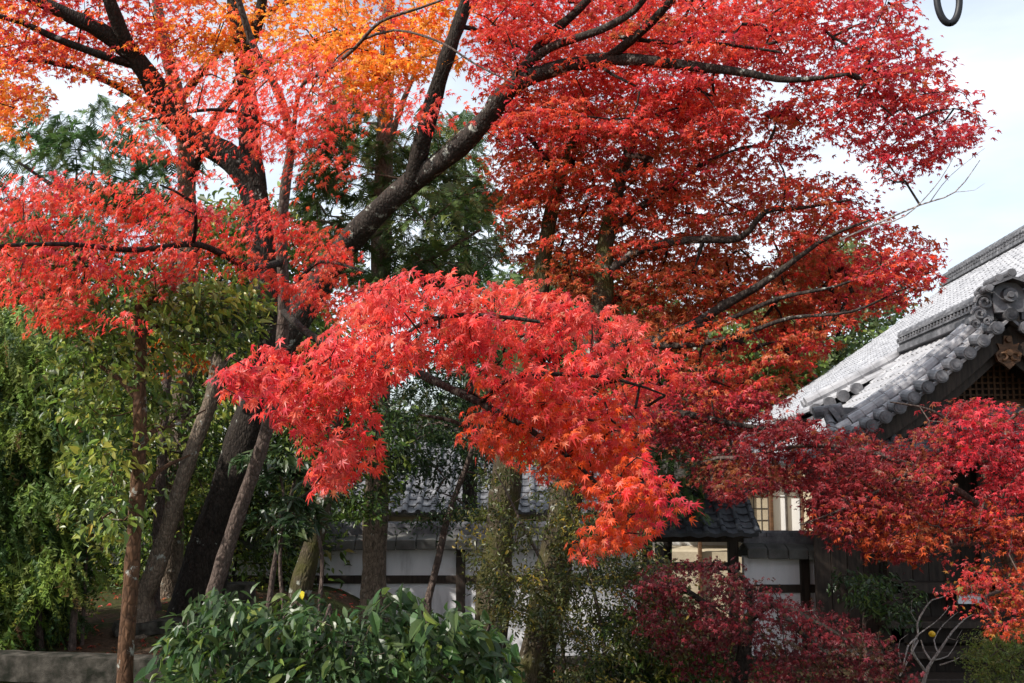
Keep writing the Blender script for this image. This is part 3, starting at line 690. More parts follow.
def foliage(rg, C, r, per, T, size, pal, flat=.35, droop=.3, tipw=(.7, .5, .6), nw=(1.0, .5, .55), axis=None, poly=None, holes=(), tol=9, jit=.16, patch=None, sj=.22, curl=(.2, 2.4)):
    """leaves of one kind around the spray centres C; returns V, F, colour. pal: list of (weight, rgb)"""
    n = len(C); rr = r * rg.uniform(.65, 1.3, n); cnt = np.maximum(3, (per * (DENS if T is T_M5 or T is T_M7 else DENS_G) * (rr / r) ** 2).astype(int)); idx = np.repeat(np.arange(n), cnt); N = len(idx)
    a = rg.uniform(0, 6.283, N); q = np.sqrt(rg.uniform(0, 1, N)); el = rg.uniform(.6, 1.0, n); ea = rg.uniform(0, 3.14, n)
    x = np.cos(a) * q; y = np.sin(a) * q * el[idx]; c, s = np.cos(ea)[idx], np.sin(ea)[idx]
    dx, dy = x * c - y * s, x * s + y * c
    tilt = rg.normal(0, .22, (n, 2))
    dz = rg.normal(0, flat * .5, N) * (1 - .5 * q) - droop * q * q + tilt[idx, 0] * dx + tilt[idx, 1] * dy
    P = C[idx] + rr[idx, None] * np.stack((dx, dy, dz), -1)
    ctr = axis if axis is not None else C.mean(0)
    outw = C[idx] - np.asarray(ctr); outw[:, 2] = 0; outw = unit(outw) * .5 + np.stack((dx, dy, 0 * dx), -1)
    tip = unit(outw) * tipw[0] + np.array((0, 0, -1.0)) * tipw[1] + rg.normal(0, tipw[2], (N, 3))
    nr = np.array((0, 0, 1.0)) * nw[0] + SUNV * nw[1] + rg.normal(0, nw[2], (N, 3))
    keep = np.ones(N, bool)
    if poly is not None:
        px, py = proj(P); j = rg.normal(0, tol, (2, N))
        keep = inside(poly, px + j[0], py + j[1])
        for h in holes: keep &= ~inside(h, px + j[0] * .5, py + j[1] * .5)
    w = np.array([k[0] for k in pal], float); w /= w.sum(); cols = np.array([k[1] for k in pal])
    padc = rg.choice(len(pal), n, p=w); lc = rg.choice(len(pal), N, p=w)
    ch = np.where(rg.uniform(0, 1, N) < .62, padc[idx], lc); col = cols[ch]
    if patch is not None:
        px, py = proj(P); col = patch(rg, px, py, P, col)
    col = col * np.exp(rg.normal(0, jit, (N, 1))) * np.exp(rg.normal(0, jit * .5, (N, 3)))
    sz = size * np.exp(rg.normal(0, sj, N))
    k = keep
    return place(T, P[k], tip[k], nr[k], sz[k], np.clip(col[k], 0.002, .95), curl)
def merge(parts):
    V = []; Fc = []; Cc = []; n = 0
    for v, f, c in parts:
        V.append(v); Fc.append(f + n); Cc.append(c); n += len(v)
    return np.concatenate(V), np.concatenate(Fc), np.concatenate(Cc)
def limb_pts(L):
    """rows (px, py, depth, radius) -> resampled rows (x, y, z, radius)"""
    return spline([(*at(px, py, D), r) for px, py, D, r in L], 0.14)
def twig_net(rg, limbs, C, r_tip=.004, wob=.10, sag=.05, sides=5, rmax=.035, step=.16):
    """thin branches from the limbs to every spray centre, each growing from the nearest wood already there"""
    nodes = np.concatenate([l[:, :3] for l in limbs]); nrad = np.concatenate([l[:, 3] for l in limbs])
    d0 = np.array([np.min(np.linalg.norm(nodes - c, axis=1)) for c in C]); order = np.argsort(d0)
    par = [-1] * len(nodes); load = np.zeros(len(nodes)); P = [p for p in nodes]; chains = []
    arr = np.array(P)
    for ci in order:
        c = C[ci]; dv = c - arr; dist = np.linalg.norm(dv, axis=1); dist = dist + .35 * np.maximum(0, -dv[:, 2] - .2)
        j = int(np.argmin(dist)); L = np.linalg.norm(c - arr[j]); k = max(2, int(L / step)); side = rg.normal(0, wob, 3) * L
        ids = [j]; new = []
        for i in range(1, k + 1):
            t = i / k; q = arr[j] * (1 - t) + c * t + side * math.sin(math.pi * t) * .6 + np.array((0, 0, 1)) * sag * L * math.sin(math.pi * t) + rg.normal(0, .012, 3)
            new.append(q); par.append(ids[-1]); ids.append(len(arr) + i - 1)
        arr = np.vstack((arr, new)); chains.append(ids)
    ld = np.zeros(len(arr))
    for ids in reversed(chains):                       # later chains hang on earlier ones
        m = 1.0
        for q in reversed(ids[1:]):
            m = max(m, 0) + ld[q] if q != ids[-1] else 1.0 + ld[q]
            ld[q] = m
        ld[ids[0]] += m
    V = []; Fc = []; n = 0
    for ids in chains:
        rad = np.minimum(rmax, r_tip * np.maximum(1, ld[ids]) ** .46); rad[0] = min(rad[1] * 1.15, rmax); rad[-1] = r_tip * .7
        v, f = tube_arrays(arr[ids], rad, sides); V.append(v); Fc.append(f + n); n += len(v)
    return np.concatenate(V), np.concatenate(Fc)
def plant(name, label, cat, base, group=None):
    return empty(name, base, label, cat, group)
def wood(root, name, limbs, mat, sides=14, noise=.10, seed=0):
    """one mesh: the first limb is the trunk, the others fork from it"""
    V = []; Fc = []; n = 0
    for i, l in enumerate(limbs):
        sd = sides if l[:, 3].max() > .06 else 8
        v, f = tube_arrays(l[:, :3], l[:, 3], sd, noise if l[:, 3].max() > .03 else .04, seed + i); V.append(v); Fc.append(f + n); n += len(v)
    return raw_mesh(name, np.concatenate(V), np.concatenate(Fc), mat, root, True)
def crown(root, parts, mat, name='crown'):
    v, f, c = merge(parts); return raw_mesh(name, v, f, mat, root, False, c)
def ground_base(px, py, D):
    p = at(px, py, D); return (p[0], p[1], gz(p[0], p[1]))
def footed(L, flare=1.35, deep=.12):
    """first row of a limb brought down to the ground it stands on, with a flared foot"""
    px, py, D, r = L[0]; p = at(px, py, D); g_ = gz(p[0], p[1]); S = spline([(*at(*q[:3]), q[3]) for q in L], .14)
    foot = np.array([[p[0], p[1], g_ - deep, r * flare * 1.25], [p[0], p[1], g_ + .05, r * flare]]) if p[2] > g_ + .1 else np.array([[p[0], p[1], g_ - deep, r * flare]])
    if p[2] > g_ + .1:
        return spline(np.vstack((foot, S[::1])), .14)
    S = S[S[:, 2] > g_ + .1]; return spline(np.vstack((foot, S)), .14)

# ------------------------------------------------------------------ maples
RED, SCAR, CRIM = (.62, .072, .056), (.66, .11, .05), (.45, .040, .055)
ORNG, GOLD, SHADE_RED, RUSTO = (.74, .19, .03), (.82, .36, .05), (.17, .020, .026), (.50, .14, .05)
PINK = (.60, .05, .075)

# the big old maple: trunk, heavy limbs and the red canopy at the top right, orange crown at the top left
rgA = np.random.default_rng(101)
A_trunk = footed([(198, 606, 12.5, .29), (216, 535, 12.4, .25), (241, 455, 12.25, .225), (262, 392, 12.1, .215), (279, 335, 12, .225)])
A_limbs = [
 limb_pts([(276, 345, 12, .20), (266, 290, 12.05, .175), (258, 220, 12.1, .165), (252, 185, 12.1, .16), (234, 160, 12.05, .165), (204, 142, 12, .15), (181, 122, 11.9, .14), (160, 94, 11.8, .13), (135, 58, 11.6, .12), (108, 35, 11.4, .10), (70, 16, 11.2, .08), (20, -8, 11, .06), (-40, -30, 10.8, .04)]),
 limb_pts([(135, 60, 11.6, .10), (124, 38, 11.4, .085), (112, 8, 11.2, .075), (100, -30, 11, .06)]),
 limb_pts([(140, 66, 11.7, .06), (110, 58, 11.4, .05), (60, 40, 11.1, .042), (20, 22, 10.9, .034), (-20, 12, 10.7, .025)]),
 limb_pts([(253, 190, 12.1, .165), (250, 140, 12.15, .14), (248, 100, 12.2, .12), (243, 60, 12.2, .11), (237, 20, 12.1, .10), (233, -40, 12, .08)]),
 limb_pts([(243, 62, 12.2, .08), (256, 30, 12, .07), (264, -10, 11.8, .06)]),
 limb_pts([(282, 345, 12, .19), (318, 285, 11.8, .16), (350, 240, 11.5, .14), (385, 205, 11.2, .13), (415, 180, 11, .12), (450, 155, 10.7, .105), (485, 120, 10.4, .105), (510, 88, 10.2, .095), (550, 70, 10, .08), (600, 60, 9.8, .07), (640, 60, 9.6, .055), (690, 66, 9.4, .047), (740, 72, 9.3, .04), (790, 80, 9.2, .028), (850, 74, 9.1, .016)]),
 limb_pts([(412, 184, 11, .11), (420, 150, 10.8, .10), (432, 105, 10.6, .09), (446, 60, 10.4, .08), (462, 15, 10.3, .07), (475, -30, 10.2, .055)]),
 limb_pts([(503, 98, 10.3, .07), (530, 60, 10.1, .06), (550, 35, 10, .05), (580, 8, 9.9, .042), (610, -30, 9.8, .03)]),
 limb_pts([(515, 75, 10.2, .05), (550, 48, 9.8, .045), (600, 30, 9.5, .038), (635, 10, 9.3, .03), (660, -25, 9.1, .02)]),
 limb_pts([(604, 60, 9.8, .05), (632, 40, 9.5, .045), (655, 18, 9.3, .04), (685, -15, 9.1, .03)]),
 limb_pts([(612, 36, 9.6, .025), (660, 42, 9.5, .022), (720, 44, 9.4, .018), (780, 52, 9.3, .012)]),
 limb_pts([(596, 62, 9.8, .02), (612, 74, 9.6, .016), (640, 88, 9.5, .01)]),
]
A = plant('maple_tree', 'big old maple with dark forked trunk, long limb reaching right under a scarlet canopy', 'maple tree', A_trunk[0, :3])
wood(A, 'trunk', [A_trunk], M['bark_dark'], 22, .12, 1)
for i, l in enumerate(A_limbs): wood(A, 'limb', [l], M['bark_lichen'] if i in (5, 8) else M['bark_dark'], 14, .10, 10 + i)
PA1 = [(470, -30), (890, -30), (912, 10), (925, 40), (945, 70), (960, 95), (986, 120), (968, 150), (940, 165), (905, 185), (880, 172), (850, 150), (815, 128), (800, 92), (760, 86), (735, 140), (640, 130), (560, 150), (500, 150), (478, 90)]
hA = [[(752, 120), (778, 112), (792, 130), (782, 152), (756, 156)]]
CA = pads(rgA, PA1, 230, lambda x, y: (9.0 + (850 - x) * .0012, 11.4), hA, 13)
patchA = lambda rg, px, py, P, col: np.where((rg.uniform(0, 1, len(px)) < .55 * sstep(720, 900, px))[:, None], np.array(CRIM), col)
PA2 = [(470, -30), (760, -30), (800, 20), (780, 60), (640, 60), (520, 80), (478, 60)]
CA2 = pads(rgA, PA2, 60, (10.6, 12.6), (), 16)
fA = [foliage(rgA, CA, .38, 48, T_M5, .045, [(5, RED), (3, SCAR), (2, CRIM), (.6, RUSTO)], .17, .22, poly=PA1, holes=hA, axis=A_trunk[-1, :3], patch=patchA, tipw=(.8, .45, .6)),
      foliage(rgA, CA2, .42, 54, T_M5, .045, [(5, RED), (3, SCAR), (2, RUSTO)], .3, .25, axis=A_trunk[-1, :3])]
PAO = [(-40, -30), (470, -30), (455, 20), (400, 30), (372, 45), (352, 60), (300, 52), (255, 70), (215, 62), (180, 88), (150, 105), (110, 92), (70, 60), (40, 70), (18, 108), (-40, 120)]
v, f = twig_net(rgA, A_limbs, np.vstack((CA, CA2)), .0042, .09)
tag(raw_mesh('twigs', v, f, M['bark_dark'], A, True), kind='stuff')
crown(A, fA, M['leaf'])

# the orange maple behind it
rgC = np.random.default_rng(303)
C_trunk = footed([(168, 596, 14, .17), (173, 500, 14, .16), (181, 400, 14, .15), (187, 300, 14, .145), (187, 200, 13.9, .13), (184, 130, 13.7, .11), (172, 75, 13.4, .09), (160, 20, 13, .07), (152, -30, 12.8, .05)])
C_limbs = [limb_pts([(187, 190, 13.9, .07), (215, 120, 13.4, .06), (260, 70, 13, .05), (320, 40, 12.6, .04), (380, 30, 12.3, .03), (420, 60, 12.1, .015)]),
           limb_pts([(185, 140, 13.7, .06), (140, 100, 13.3, .05), (80, 70, 12.9, .04), (20, 60, 12.6, .03), (-20, 80, 12.4, .02)]),
           limb_pts([(180, 100, 13.5, .06), (230, 40, 13, .05), (290, 0, 12.7, .04), (340, -30, 12.5, .03)])]
Cm = plant('maple_tree', 'orange and golden maple with straight grey trunk at the top left', 'maple tree', C_trunk[0, :3])
wood(Cm, 'trunk', [C_trunk], M['bark_pale'], 16, .08, 3)
for i, l in enumerate(C_limbs): wood(Cm, 'limb', [l], M['bark_dark'], 10, .08, 30 + i)
PC2 = [(336, 36), (420, 30), (408, 60), (392, 84), (382, 118), (362, 92), (340, 70), (300, 74)]
PC3 = [(-40, 40), (8, 60), (20, 100), (14, 118), (-40, 140)]
CC = np.vstack((pads(rgC, PAO, 120, lambda x, y: (10.6, 13.4), (), 14), pads(rgC, PC2, 14, (10.2, 11.4)), pads(rgC, PC3, 7, (10.4, 12)), pads(rgC, [(395, 0), (470, 0), (430, 60), (400, 40)], 6, (10.5, 12))))
def patchC(rg, px, py, P, col):
    redz = np.maximum(.75 * (1 - sstep(150, 230, px)) * sstep(150, 20, py) * sstep(-60, 40, px), .55 * np.exp(-((px - 395) / 22) ** 2 - ((py - 18) / 25) ** 2))
    gz_ = sstep(190, 260, px) * .6; col = np.where((rg.uniform(0, 1, len(px)) < gz_)[:, None], np.array(GOLD), col)
    u = rg.uniform(0, 1, len(px)); col = np.where((u < redz)[:, None], np.where((rg.uniform(0, 1, len(px)) < .4)[:, None], np.array(CRIM), np.array(SCAR)), col); return col
fC = [foliage(rgC, CC, .40, 46, T_M5, .052, [(4, ORNG), (4, GOLD), (1.5, SCAR)], .32, .3, axis=C_trunk[-3, :3], patch=patchC)]
v, f = twig_net(rgC, [C_trunk[C_trunk[:, 2] > 7]] + C_limbs, CC, .0045, .09); tag(raw_mesh('twigs', v, f, M['bark_dark'], Cm, True), kind='stuff')
crown(Cm, fC, M['leaf'])

# the slender maple in front: bright red sprays that hang towards us
rgB = np.random.default_rng(202)
B_trunk = footed([(214, 592, 9.4, .072), (238, 515, 9.3, .065), (264, 440, 9.2, .06), (279, 370, 9.1, .056), (284, 300, 9, .052), (281, 235, 8.8, .048), (287, 175, 8.6, .043), (291, 140, 8.5, .04), (278, 92, 8.2, .035), (256, 52, 8, .03), (240, 5, 7.8, .025), (230, -30, 7.7, .02)])
B_limbs = [
 limb_pts([(282, 262, 8.9, .034), (252, 268, 8.2, .03), (222, 254, 7.4, .026), (193, 244, 6.9, .022), (135, 250, 6.4, .018), (67, 244, 6, .014), (0, 246, 5.7, .01), (-30, 250, 5.5, .007)]),
 limb_pts([(193, 244, 6.9, .014), (196, 222, 6.7, .012), (190, 200, 6.5, .01), (160, 185, 6.3, .006)]),
 limb_pts([(284, 312, 9, .034), (310, 335, 7.4, .030), (345, 350, 6.2, .027), (390, 360, 5.3, .024), (432, 380, 4.7, .020), (480, 403, 4.4, .016), (530, 430, 4.25, .013), (575, 462, 4.2, .009), (612, 500, 4.2, .006)]),
 limb_pts([(352, 352, 6, .02), (325, 362, 4.9, .016), (290, 370, 4.1, .012), (245, 368, 3.7, .006)]),
 limb_pts([(405, 368, 5.1, .016), (400, 345, 4.6, .013), (430, 320, 4.2, .011), (480, 315, 4, .009), (540, 322, 4, .007)]),
 limb_pts([(480, 403, 4.4, .012), (510, 378, 4.2, .010), (560, 374, 4.2, .009), (620, 380, 4.3, .007), (665, 395, 4.4, .004)]),
 limb_pts([(420, 415, 4.6, .004), (450, 420, 4.5, .010), (470, 428, 4.45, .008)]),
 limb_pts([(335, 345, 6.5, .014), (340, 400, 4.9, .011), (335, 440, 4.2, .008), (322, 470, 4, .004)]),
 limb_pts([(292, 150, 8.5, .022), (300, 90, 7.2, .017), (330, 68, 6.6, .014), (355, 48, 6.3, .012), (380, 22, 6.1, .01), (420, 8, 6, .008), (470, -10, 5.9, .005)]),
 limb_pts([(362, 40, 6.25, .009), (395, 30, 6.1, .008), (440, 42, 5.9, .007), (475, 64, 5.8, .006), (515, 84, 5.7, .004)]),
 limb_pts([(291, 142, 8.5, .022), (270, 125, 7.3, .016), (225, 110, 6.5, .012), (170, 115, 6.1, .008), (140, 122, 5.9, .005)]),
 limb_pts([(284, 300, 9, .02), (310, 268, 7.8, .015), (330, 262, 7, .011), (365, 272, 6.4, .007)]),
]
B = plant('maple_tree', 'slender maple whose bright red leaf sprays hang closest to us across the middle', 'maple tree', B_trunk[0, :3])
wood(B, 'trunk', [B_trunk], M['bark_thin'], 12, .08, 5)
for i, l in enumerate(B_limbs): wood(B, 'limb', [l], M['bark_thin'] if i in (8, 9) else M['bark_dark'], 8, .06, 50 + i)
PB1 = [(212, 372), (262, 342), (300, 345), (330, 330), (352, 290), (385, 275), (440, 268), (520, 272), (580, 292), (622, 312), (662, 345), (692, 384), (655, 392), (640, 420), (600, 440), (570, 470), (545, 450), (520, 420), (490, 400), (455, 378), (430, 366), (412, 385), (405, 410), (395, 430), (378, 470), (350, 478), (330, 500), (312, 492), (310, 450), (285, 432), (262, 412), (222, 396)]
PB2 = [(470, 395), (520, 400), (580, 402), (640, 405), (652, 450), (664, 486), (694, 510), (655, 520), (650, 550), (612, 548), (578, 562), (570, 540), (590, 522), (585, 485), (540, 470), (500, 455), (462, 440)]
PB3 = [(-40, 185), (40, 172), (100, 172), (150, 188), (200, 170), (245, 178), (270, 205), (320, 228), (360, 262), (410, 290), (380, 312), (335, 318), (285, 302), (255, 278), (200, 262), (185, 285), (150, 300), (110, 288), (85, 310), (55, 332), (20, 300), (-40, 310)]
PB3b = [(0, 280), (60, 300), (110, 290), (130, 310), (90, 330), (60, 322), (20, 310)]
PB4 = [(108, 140), (140, 92), (190, 60), (260, 44), (330, 52), (350, 110), (300, 150), (250, 142), (200, 128), (150, 152), (128, 155)]
PB5 = [(300, 160), (330, 156), (328, 172), (305, 172)]
dB1 = lambda x, y: (3.5 + max(0, x - 215) * .0016, 4.3 + max(0, x - 215) * .0022)
hB = [[(385, 385), (420, 365), (450, 378), (500, 402), (545, 428), (555, 440), (470, 422), (440, 445), (400, 470), (380, 470)]]
C1 = pads(rgB, PB1, 215, dB1, hB, 9); C2 = pads(rgB, PB2, 105, (4.0, 4.8), (), 8); C3 = pads(rgB, PB3, 135, lambda x, y: (5.55 + x * .005, 6.8 + x * .0045), (), 11)
C4 = pads(rgB, PB4, 60, (5.6, 7.2), (), 14); C5 = np.vstack((pads(rgB, PB5, 2, (6, 7)), pads(rgB, [(300, 230), (345, 235), (365, 262), (330, 262)], 5, (6.5, 7.2)), pads(rgB, [(380, 90), (470, 90), (480, 118), (400, 110)], 5, (6, 7)), pads(rgB, [(290, 118), (330, 116), (320, 132), (285, 140)], 3, (6, 7))))
C6 = pads(rgB, [(150, 340), (190, 338), (206, 365), (185, 376), (152, 372)], 7, (8.0, 9))
C3b = pads(rgB, PB3b, 8, (5.6, 6.4))
def patchB(rg, px, py, P, col):
    o = np.clip(.75 * sstep(395, 470, py) * sstep(430, 540, px) + .35 * sstep(350, 420, py) * sstep(360, 480, px), 0, .8) * (1 - .6 * sstep(625, 690, px))
    u = rg.uniform(0, 1, len(px)); col = np.where((u < o)[:, None], np.where((rg.uniform(0, 1, len(px)) < .5)[:, None], np.array((.66, .10, .018)), np.array(SCAR)), col)
    p = .5 * sstep(610, 690, px) * sstep(360, 420, py) + .25 * (1 - sstep(260, 330, px)) * sstep(330, 360, py)
    return np.where((rg.uniform(0, 1, len(px)) < p)[:, None], np.array((.58, .03, .05)), col)
red_pal = [(6, (.64, .072, .06)), (3, (.66, .10, .055)), (1.6, (.54, .045, .055)), (.5, (.5, .14, .06))]
kw = dict(tipw=(.45, .8, .32), nw=(.45, 1.15, .24), curl=(.1, 1.3), sj=.15, axis=B_trunk[20, :3])
fB = [foliage(rgB, C1, .13, 10.5, T_M7, .039, red_pal, .45, .45, poly=PB1, holes=hB, patch=patchB, tol=7, **kw),
      foliage(rgB, C2, .135, 12.5, T_M7, .034, red_pal, .5, .4, poly=PB2, patch=patchB, tol=7, **kw),
      foliage(rgB, C3, .20, 22, T_M7, .038, [(5, (.66, .065, .046)), (4, SCAR), (1, CRIM)], .4, .35, poly=PB3, tol=7, **kw),
      foliage(rgB, C3b, .16, 18, T_M7, .033, [(5, (.66, .065, .046)), (4, SCAR)], .4, .35, **kw),
      foliage(rgB, np.vstack((C4, C5)), .24, 20, T_M7, .034, [(5, (.66, .07, .046)), (4, (.70, .11, .04))], .35, .35, **kw),
      foliage(rgB, C6, .22, 20, T_M7, .034, [(5, ORNG), (4, (.7, .12, .02))], .35, .35, **kw)]
v, f = twig_net(rgB, B_limbs + [B_trunk[40:]], np.vstack((C1, C2, C3, C3b, C4, C5, C6)), .0016, .10, .05, 5, .014, .09)
tag(raw_mesh('twigs', v, f, M['bark_dark'], B, True), kind='stuff')
crown(B, fB, M['leaf'])

# the mossy twin-trunked maple in the middle, with the russet canopy
rgD = np.random.default_rng(404)
D_trunk = footed([(490, 650, 11, .18), (497, 560, 11, .165), (508, 460, 11.1, .15), (522, 380, 11.2, .13), (540, 295, 11.3, .10), (546, 240, 11.3, .085), (560, 180, 11.3, .065), (585, 110, 11.2, .045)])
D_trunk2 = footed([(533, 680, 10.8, .20), (548, 600, 10.8, .18), (560, 530, 10.8, .17), (576, 440, 10.9, .15), (596, 330, 11, .12), (604, 285, 11, .105), (606, 240, 11, .09), (626, 160, 11, .06), (650, 95, 10.9, .04)])
D_limbs = [
 limb_pts([(592, 352, 11, .10), (615, 345, 10.9, .075), (645, 344, 10.8, .066), (690, 326, 10.5, .055), (725, 305, 10.3, .047), (760, 285, 10.1, .038), (795, 260, 9.9, .028), (830, 236, 9.7, .018), (870, 220, 9.5, .010)]),
 limb_pts([(606, 275, 11, .06), (640, 250, 10.8, .05), (690, 240, 10.5, .042), (740, 238, 10.3, .036), (765, 212, 10.1, .028), (800, 208, 10, .02), (850, 200, 9.8, .01)]),
 limb_pts([(640, 345, 10.8, .04), (690, 345, 10.4, .032), (740, 335, 10.1, .026), (790, 318, 9.9, .02), (850, 312, 9.7, .014), (905, 288, 9.5, .007)]),
 limb_pts([(660, 332, 10.7, .035), (720, 322, 10.3, .028), (780, 298, 10, .022), (840, 285, 9.8, .014), (900, 258, 9.6, .007)]),
 limb_pts([(618, 180, 11, .05), (650, 160, 10.6, .045), (625, 155, 10.6, .02)]),
 limb_pts([(606, 235, 11, .05), (650, 200, 10.7, .04), (690, 172, 10.4, .03), (715, 158, 10.2, .02), (735, 150, 10, .01)]),
 limb_pts([(585, 395, 10.9, .06), (640, 410, 10.4, .045), (690, 415, 10, .035), (740, 425, 9.7, .022), (790, 432, 9.5, .012)]),
 limb_pts([(560, 185, 11.3, .04), (540, 150, 11, .03), (520, 130, 10.8, .02)]),
]
D_shoot = [limb_pts([(840, 240, 9.7, .012), (880, 222, 9.5, .010), (920, 205, 9.4, .008), (955, 192, 9.3, .006), (980, 160, 9.2, .003)]),
           limb_pts([(870, 226, 9.55, .007), (905, 216, 9.4, .006), (940, 180, 9.3, .004), (962, 140, 9.2, .002)]),
           limb_pts([(930, 202, 9.37, .005), (950, 176, 9.3, .003), (985, 148, 9.2, .0015)]), limb_pts([(955, 192, 9.3, .003), (975, 190, 9.25, .002), (985, 183, 9.2, .001)])]
Dm = plant('maple_tree', 'mossy twin-trunked maple with russet red canopy spreading right towards the temple roof', 'maple tree', D_trunk2[0, :3])
wood(Dm, 'trunk', [D_trunk], M['bark_moss'], 18, .13, 7); wood(Dm, 'trunk', [D_trunk2], M['bark_moss'], 18, .13, 8)
for i, l in enumerate(D_limbs): wood(Dm, 'limb', [l], M['bark_lichen'], 10, .10, 70 + i)
for i, l in enumerate(D_shoot): wood(Dm, 'bare_shoot', [l], M['twig_grey'], 6, .04, 90 + i)
PD = [(486, 95), (560, 85), (690, 84), (755, 92), (745, 150), (760, 178), (805, 172), (850, 180), (885, 205), (905, 228), (942, 250), (938, 280), (915, 300), (880, 306), (838, 322), (800, 350), (775, 392), (720, 395), (680, 372), (640, 352), (600, 320), (560, 290), (505, 250), (490, 190)]
hD = [[(758, 120), (780, 114), (794, 132), (784, 154), (758, 158)], [(700, 345), (735, 315), (775, 330), (770, 372), (740, 392), (700, 388)], [(835, 240), (870, 232), (872, 246), (845, 252)], [(745, 245), (775, 240), (778, 262), (750, 268)]]
CD = pads(rgD, PD, 300, lambda x, y: (9.6 + (900 - x) * .0028, 12.2 + (900 - x) * .001), hD, 13)
CDb = pads(rgD, [(500, 150), (700, 120), (740, 280), (640, 340), (520, 280)], 70, (11.6, 13.5), (), 14)
CDc = pads(rgD, [(700, 250), (830, 240), (880, 280), (790, 330), (760, 350), (690, 320)], 30, (10.8, 12.2), hD, 12)
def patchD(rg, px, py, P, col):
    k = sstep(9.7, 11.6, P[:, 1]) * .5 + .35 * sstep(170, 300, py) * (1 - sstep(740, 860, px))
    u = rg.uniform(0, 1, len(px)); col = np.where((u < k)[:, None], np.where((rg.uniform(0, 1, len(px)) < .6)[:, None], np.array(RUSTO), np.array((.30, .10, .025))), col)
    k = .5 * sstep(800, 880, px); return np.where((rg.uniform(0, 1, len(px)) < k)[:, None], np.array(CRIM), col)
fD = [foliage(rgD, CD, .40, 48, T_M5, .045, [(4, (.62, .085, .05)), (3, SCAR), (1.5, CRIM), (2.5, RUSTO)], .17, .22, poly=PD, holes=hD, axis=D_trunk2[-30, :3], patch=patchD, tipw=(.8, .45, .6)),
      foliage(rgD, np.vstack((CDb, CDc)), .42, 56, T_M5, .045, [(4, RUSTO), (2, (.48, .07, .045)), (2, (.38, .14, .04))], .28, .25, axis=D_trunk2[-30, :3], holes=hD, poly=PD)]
CDn = np.vstack((pads(rgD, [(755, 100), (806, 100), (820, 150), (770, 168)], 24, (9.8, 11)), pads(rgD, [(700, 340), (760, 322), (856, 310), (840, 335), (806, 362), (780, 400), (745, 412), (700, 400), (690, 370)], 52, (9.8, 11.4), (), 8)))
fD.append(foliage(rgD, CDn, .24, 20, T_M5, .043, [(3, RED), (3, RUSTO), (2, CRIM)], .2, .25))
CDs = pads(rgD, [(850, 175), (890, 150), (925, 150), (915, 175), (880, 200)], 7, (9.2, 9.7))
fD.append(foliage(rgD, CDs, .12, 9, T_M5, .034, [(3, PINK), (2, RED)], .3, .2))
v, f = twig_net(rgD, [D_trunk[D_trunk[:, 2] > 4.4], D_trunk2[D_trunk2[:, 2] > 4]] + D_limbs + D_shoot[:1], np.vstack((CD, CDb, CDc, CDs, CDn)), .0042, .09); tag(raw_mesh('twigs', v, f, M['bark_dark'], Dm, True), kind='stuff')
crown(Dm, fD, M['leaf'])

# the crimson maple on the right, before the temple front
rgF = np.random.default_rng(505)
F_trunk = footed([(1046, 700, 10.6, .085), (1022, 600, 10.5, .07), (1004, 550, 10.4, .06), (990, 500, 10.3, .05), (986, 455, 10.2, .04), (990, 420, 10.1, .03)])
F_limbs = [limb_pts([(996, 520, 10.3, .04), (960, 492, 10.1, .034), (915, 468, 9.9, .03), (860, 450, 9.8, .025), (800, 446, 9.7, .018), (740, 458, 9.6, .01)]),
           limb_pts([(915, 468, 9.9, .02), (880, 490, 9.6, .016), (840, 510, 9.4, .012), (800, 525, 9.3, .006)]),
           limb_pts([(988, 460, 10.2, .025), (960, 430, 9.9, .02), (930, 410, 9.7, .014), (890, 402, 9.6, .007)]),
           limb_pts([(988, 450, 10.2, .02), (1010, 420, 9.9, .015), (1040, 400, 9.7, .008)]),
           limb_pts([(1000, 540, 10.4, .03), (960, 545, 9.9, .02), (920, 548, 9.6, .01)]),
           limb_pts([(1010, 570, 10.4, .03), (1000, 590, 9.6, .02), (985, 600, 9.2, .012), (1010, 640, 9, .006)]),
           limb_pts([(992, 505, 10.3, .015), (993, 480, 10, .012), (996, 460, 9.9, .006)])]
Fm = plant('maple_tree', 'crimson maple at the right edge spreading low before the temple front', 'maple tree', F_trunk[0, :3])
wood(Fm, 'trunk', [F_trunk], M['bark_pale'], 12, .08, 9)
for i, l in enumerate(F_limbs): wood(Fm, 'limb', [l], M['bark_thin'], 8, .08, 110 + i)
PF = [(690, 468), (730, 440), (770, 416), (820, 426), (862, 430), (905, 442), (932, 420), (950, 402), (985, 400), (1020, 412), (1070, 416), (1070, 560), (1030, 560), (985, 545), (950, 528), (930, 556), (900, 565), (868, 550), (838, 543), (806, 532), (790, 500), (760, 490), (735, 505), (705, 492)]
hF = [[(745, 492), (800, 490), (806, 530), (745, 532)], [(955, 470), (985, 462), (978, 500), (940, 505)], [(880, 430), (905, 426), (912, 440), (880, 446)]]
CF = pads(rgF, PF, 210, lambda x, y: (8.8 + .0012 * (1000 - x) * 0 + .3, 11.2), hF, 11)
PF2 = [(955, 580), (1000, 562), (1070, 562), (1070, 632), (1020, 632), (1000, 612), (965, 598)]
CF2 = pads(rgF, PF2, 20, (8.8, 10.2), (), 12)
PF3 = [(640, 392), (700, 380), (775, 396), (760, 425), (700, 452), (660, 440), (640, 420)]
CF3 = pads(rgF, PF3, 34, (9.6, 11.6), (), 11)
def patchF(rg, px, py, P, col):
    k = .65 * sstep(900, 990, px) * (1 - sstep(500, 540, py)) ; u = rg.uniform(0, 1, len(px)); col = np.where((u < k)[:, None], np.array((.58, .045, .06)), col)
    k = .5 * sstep(800, 880, px) * sstep(490, 540, py); return np.where((rg.uniform(0, 1, len(px)) < k)[:, None], np.array((.50, .10, .03)), col)
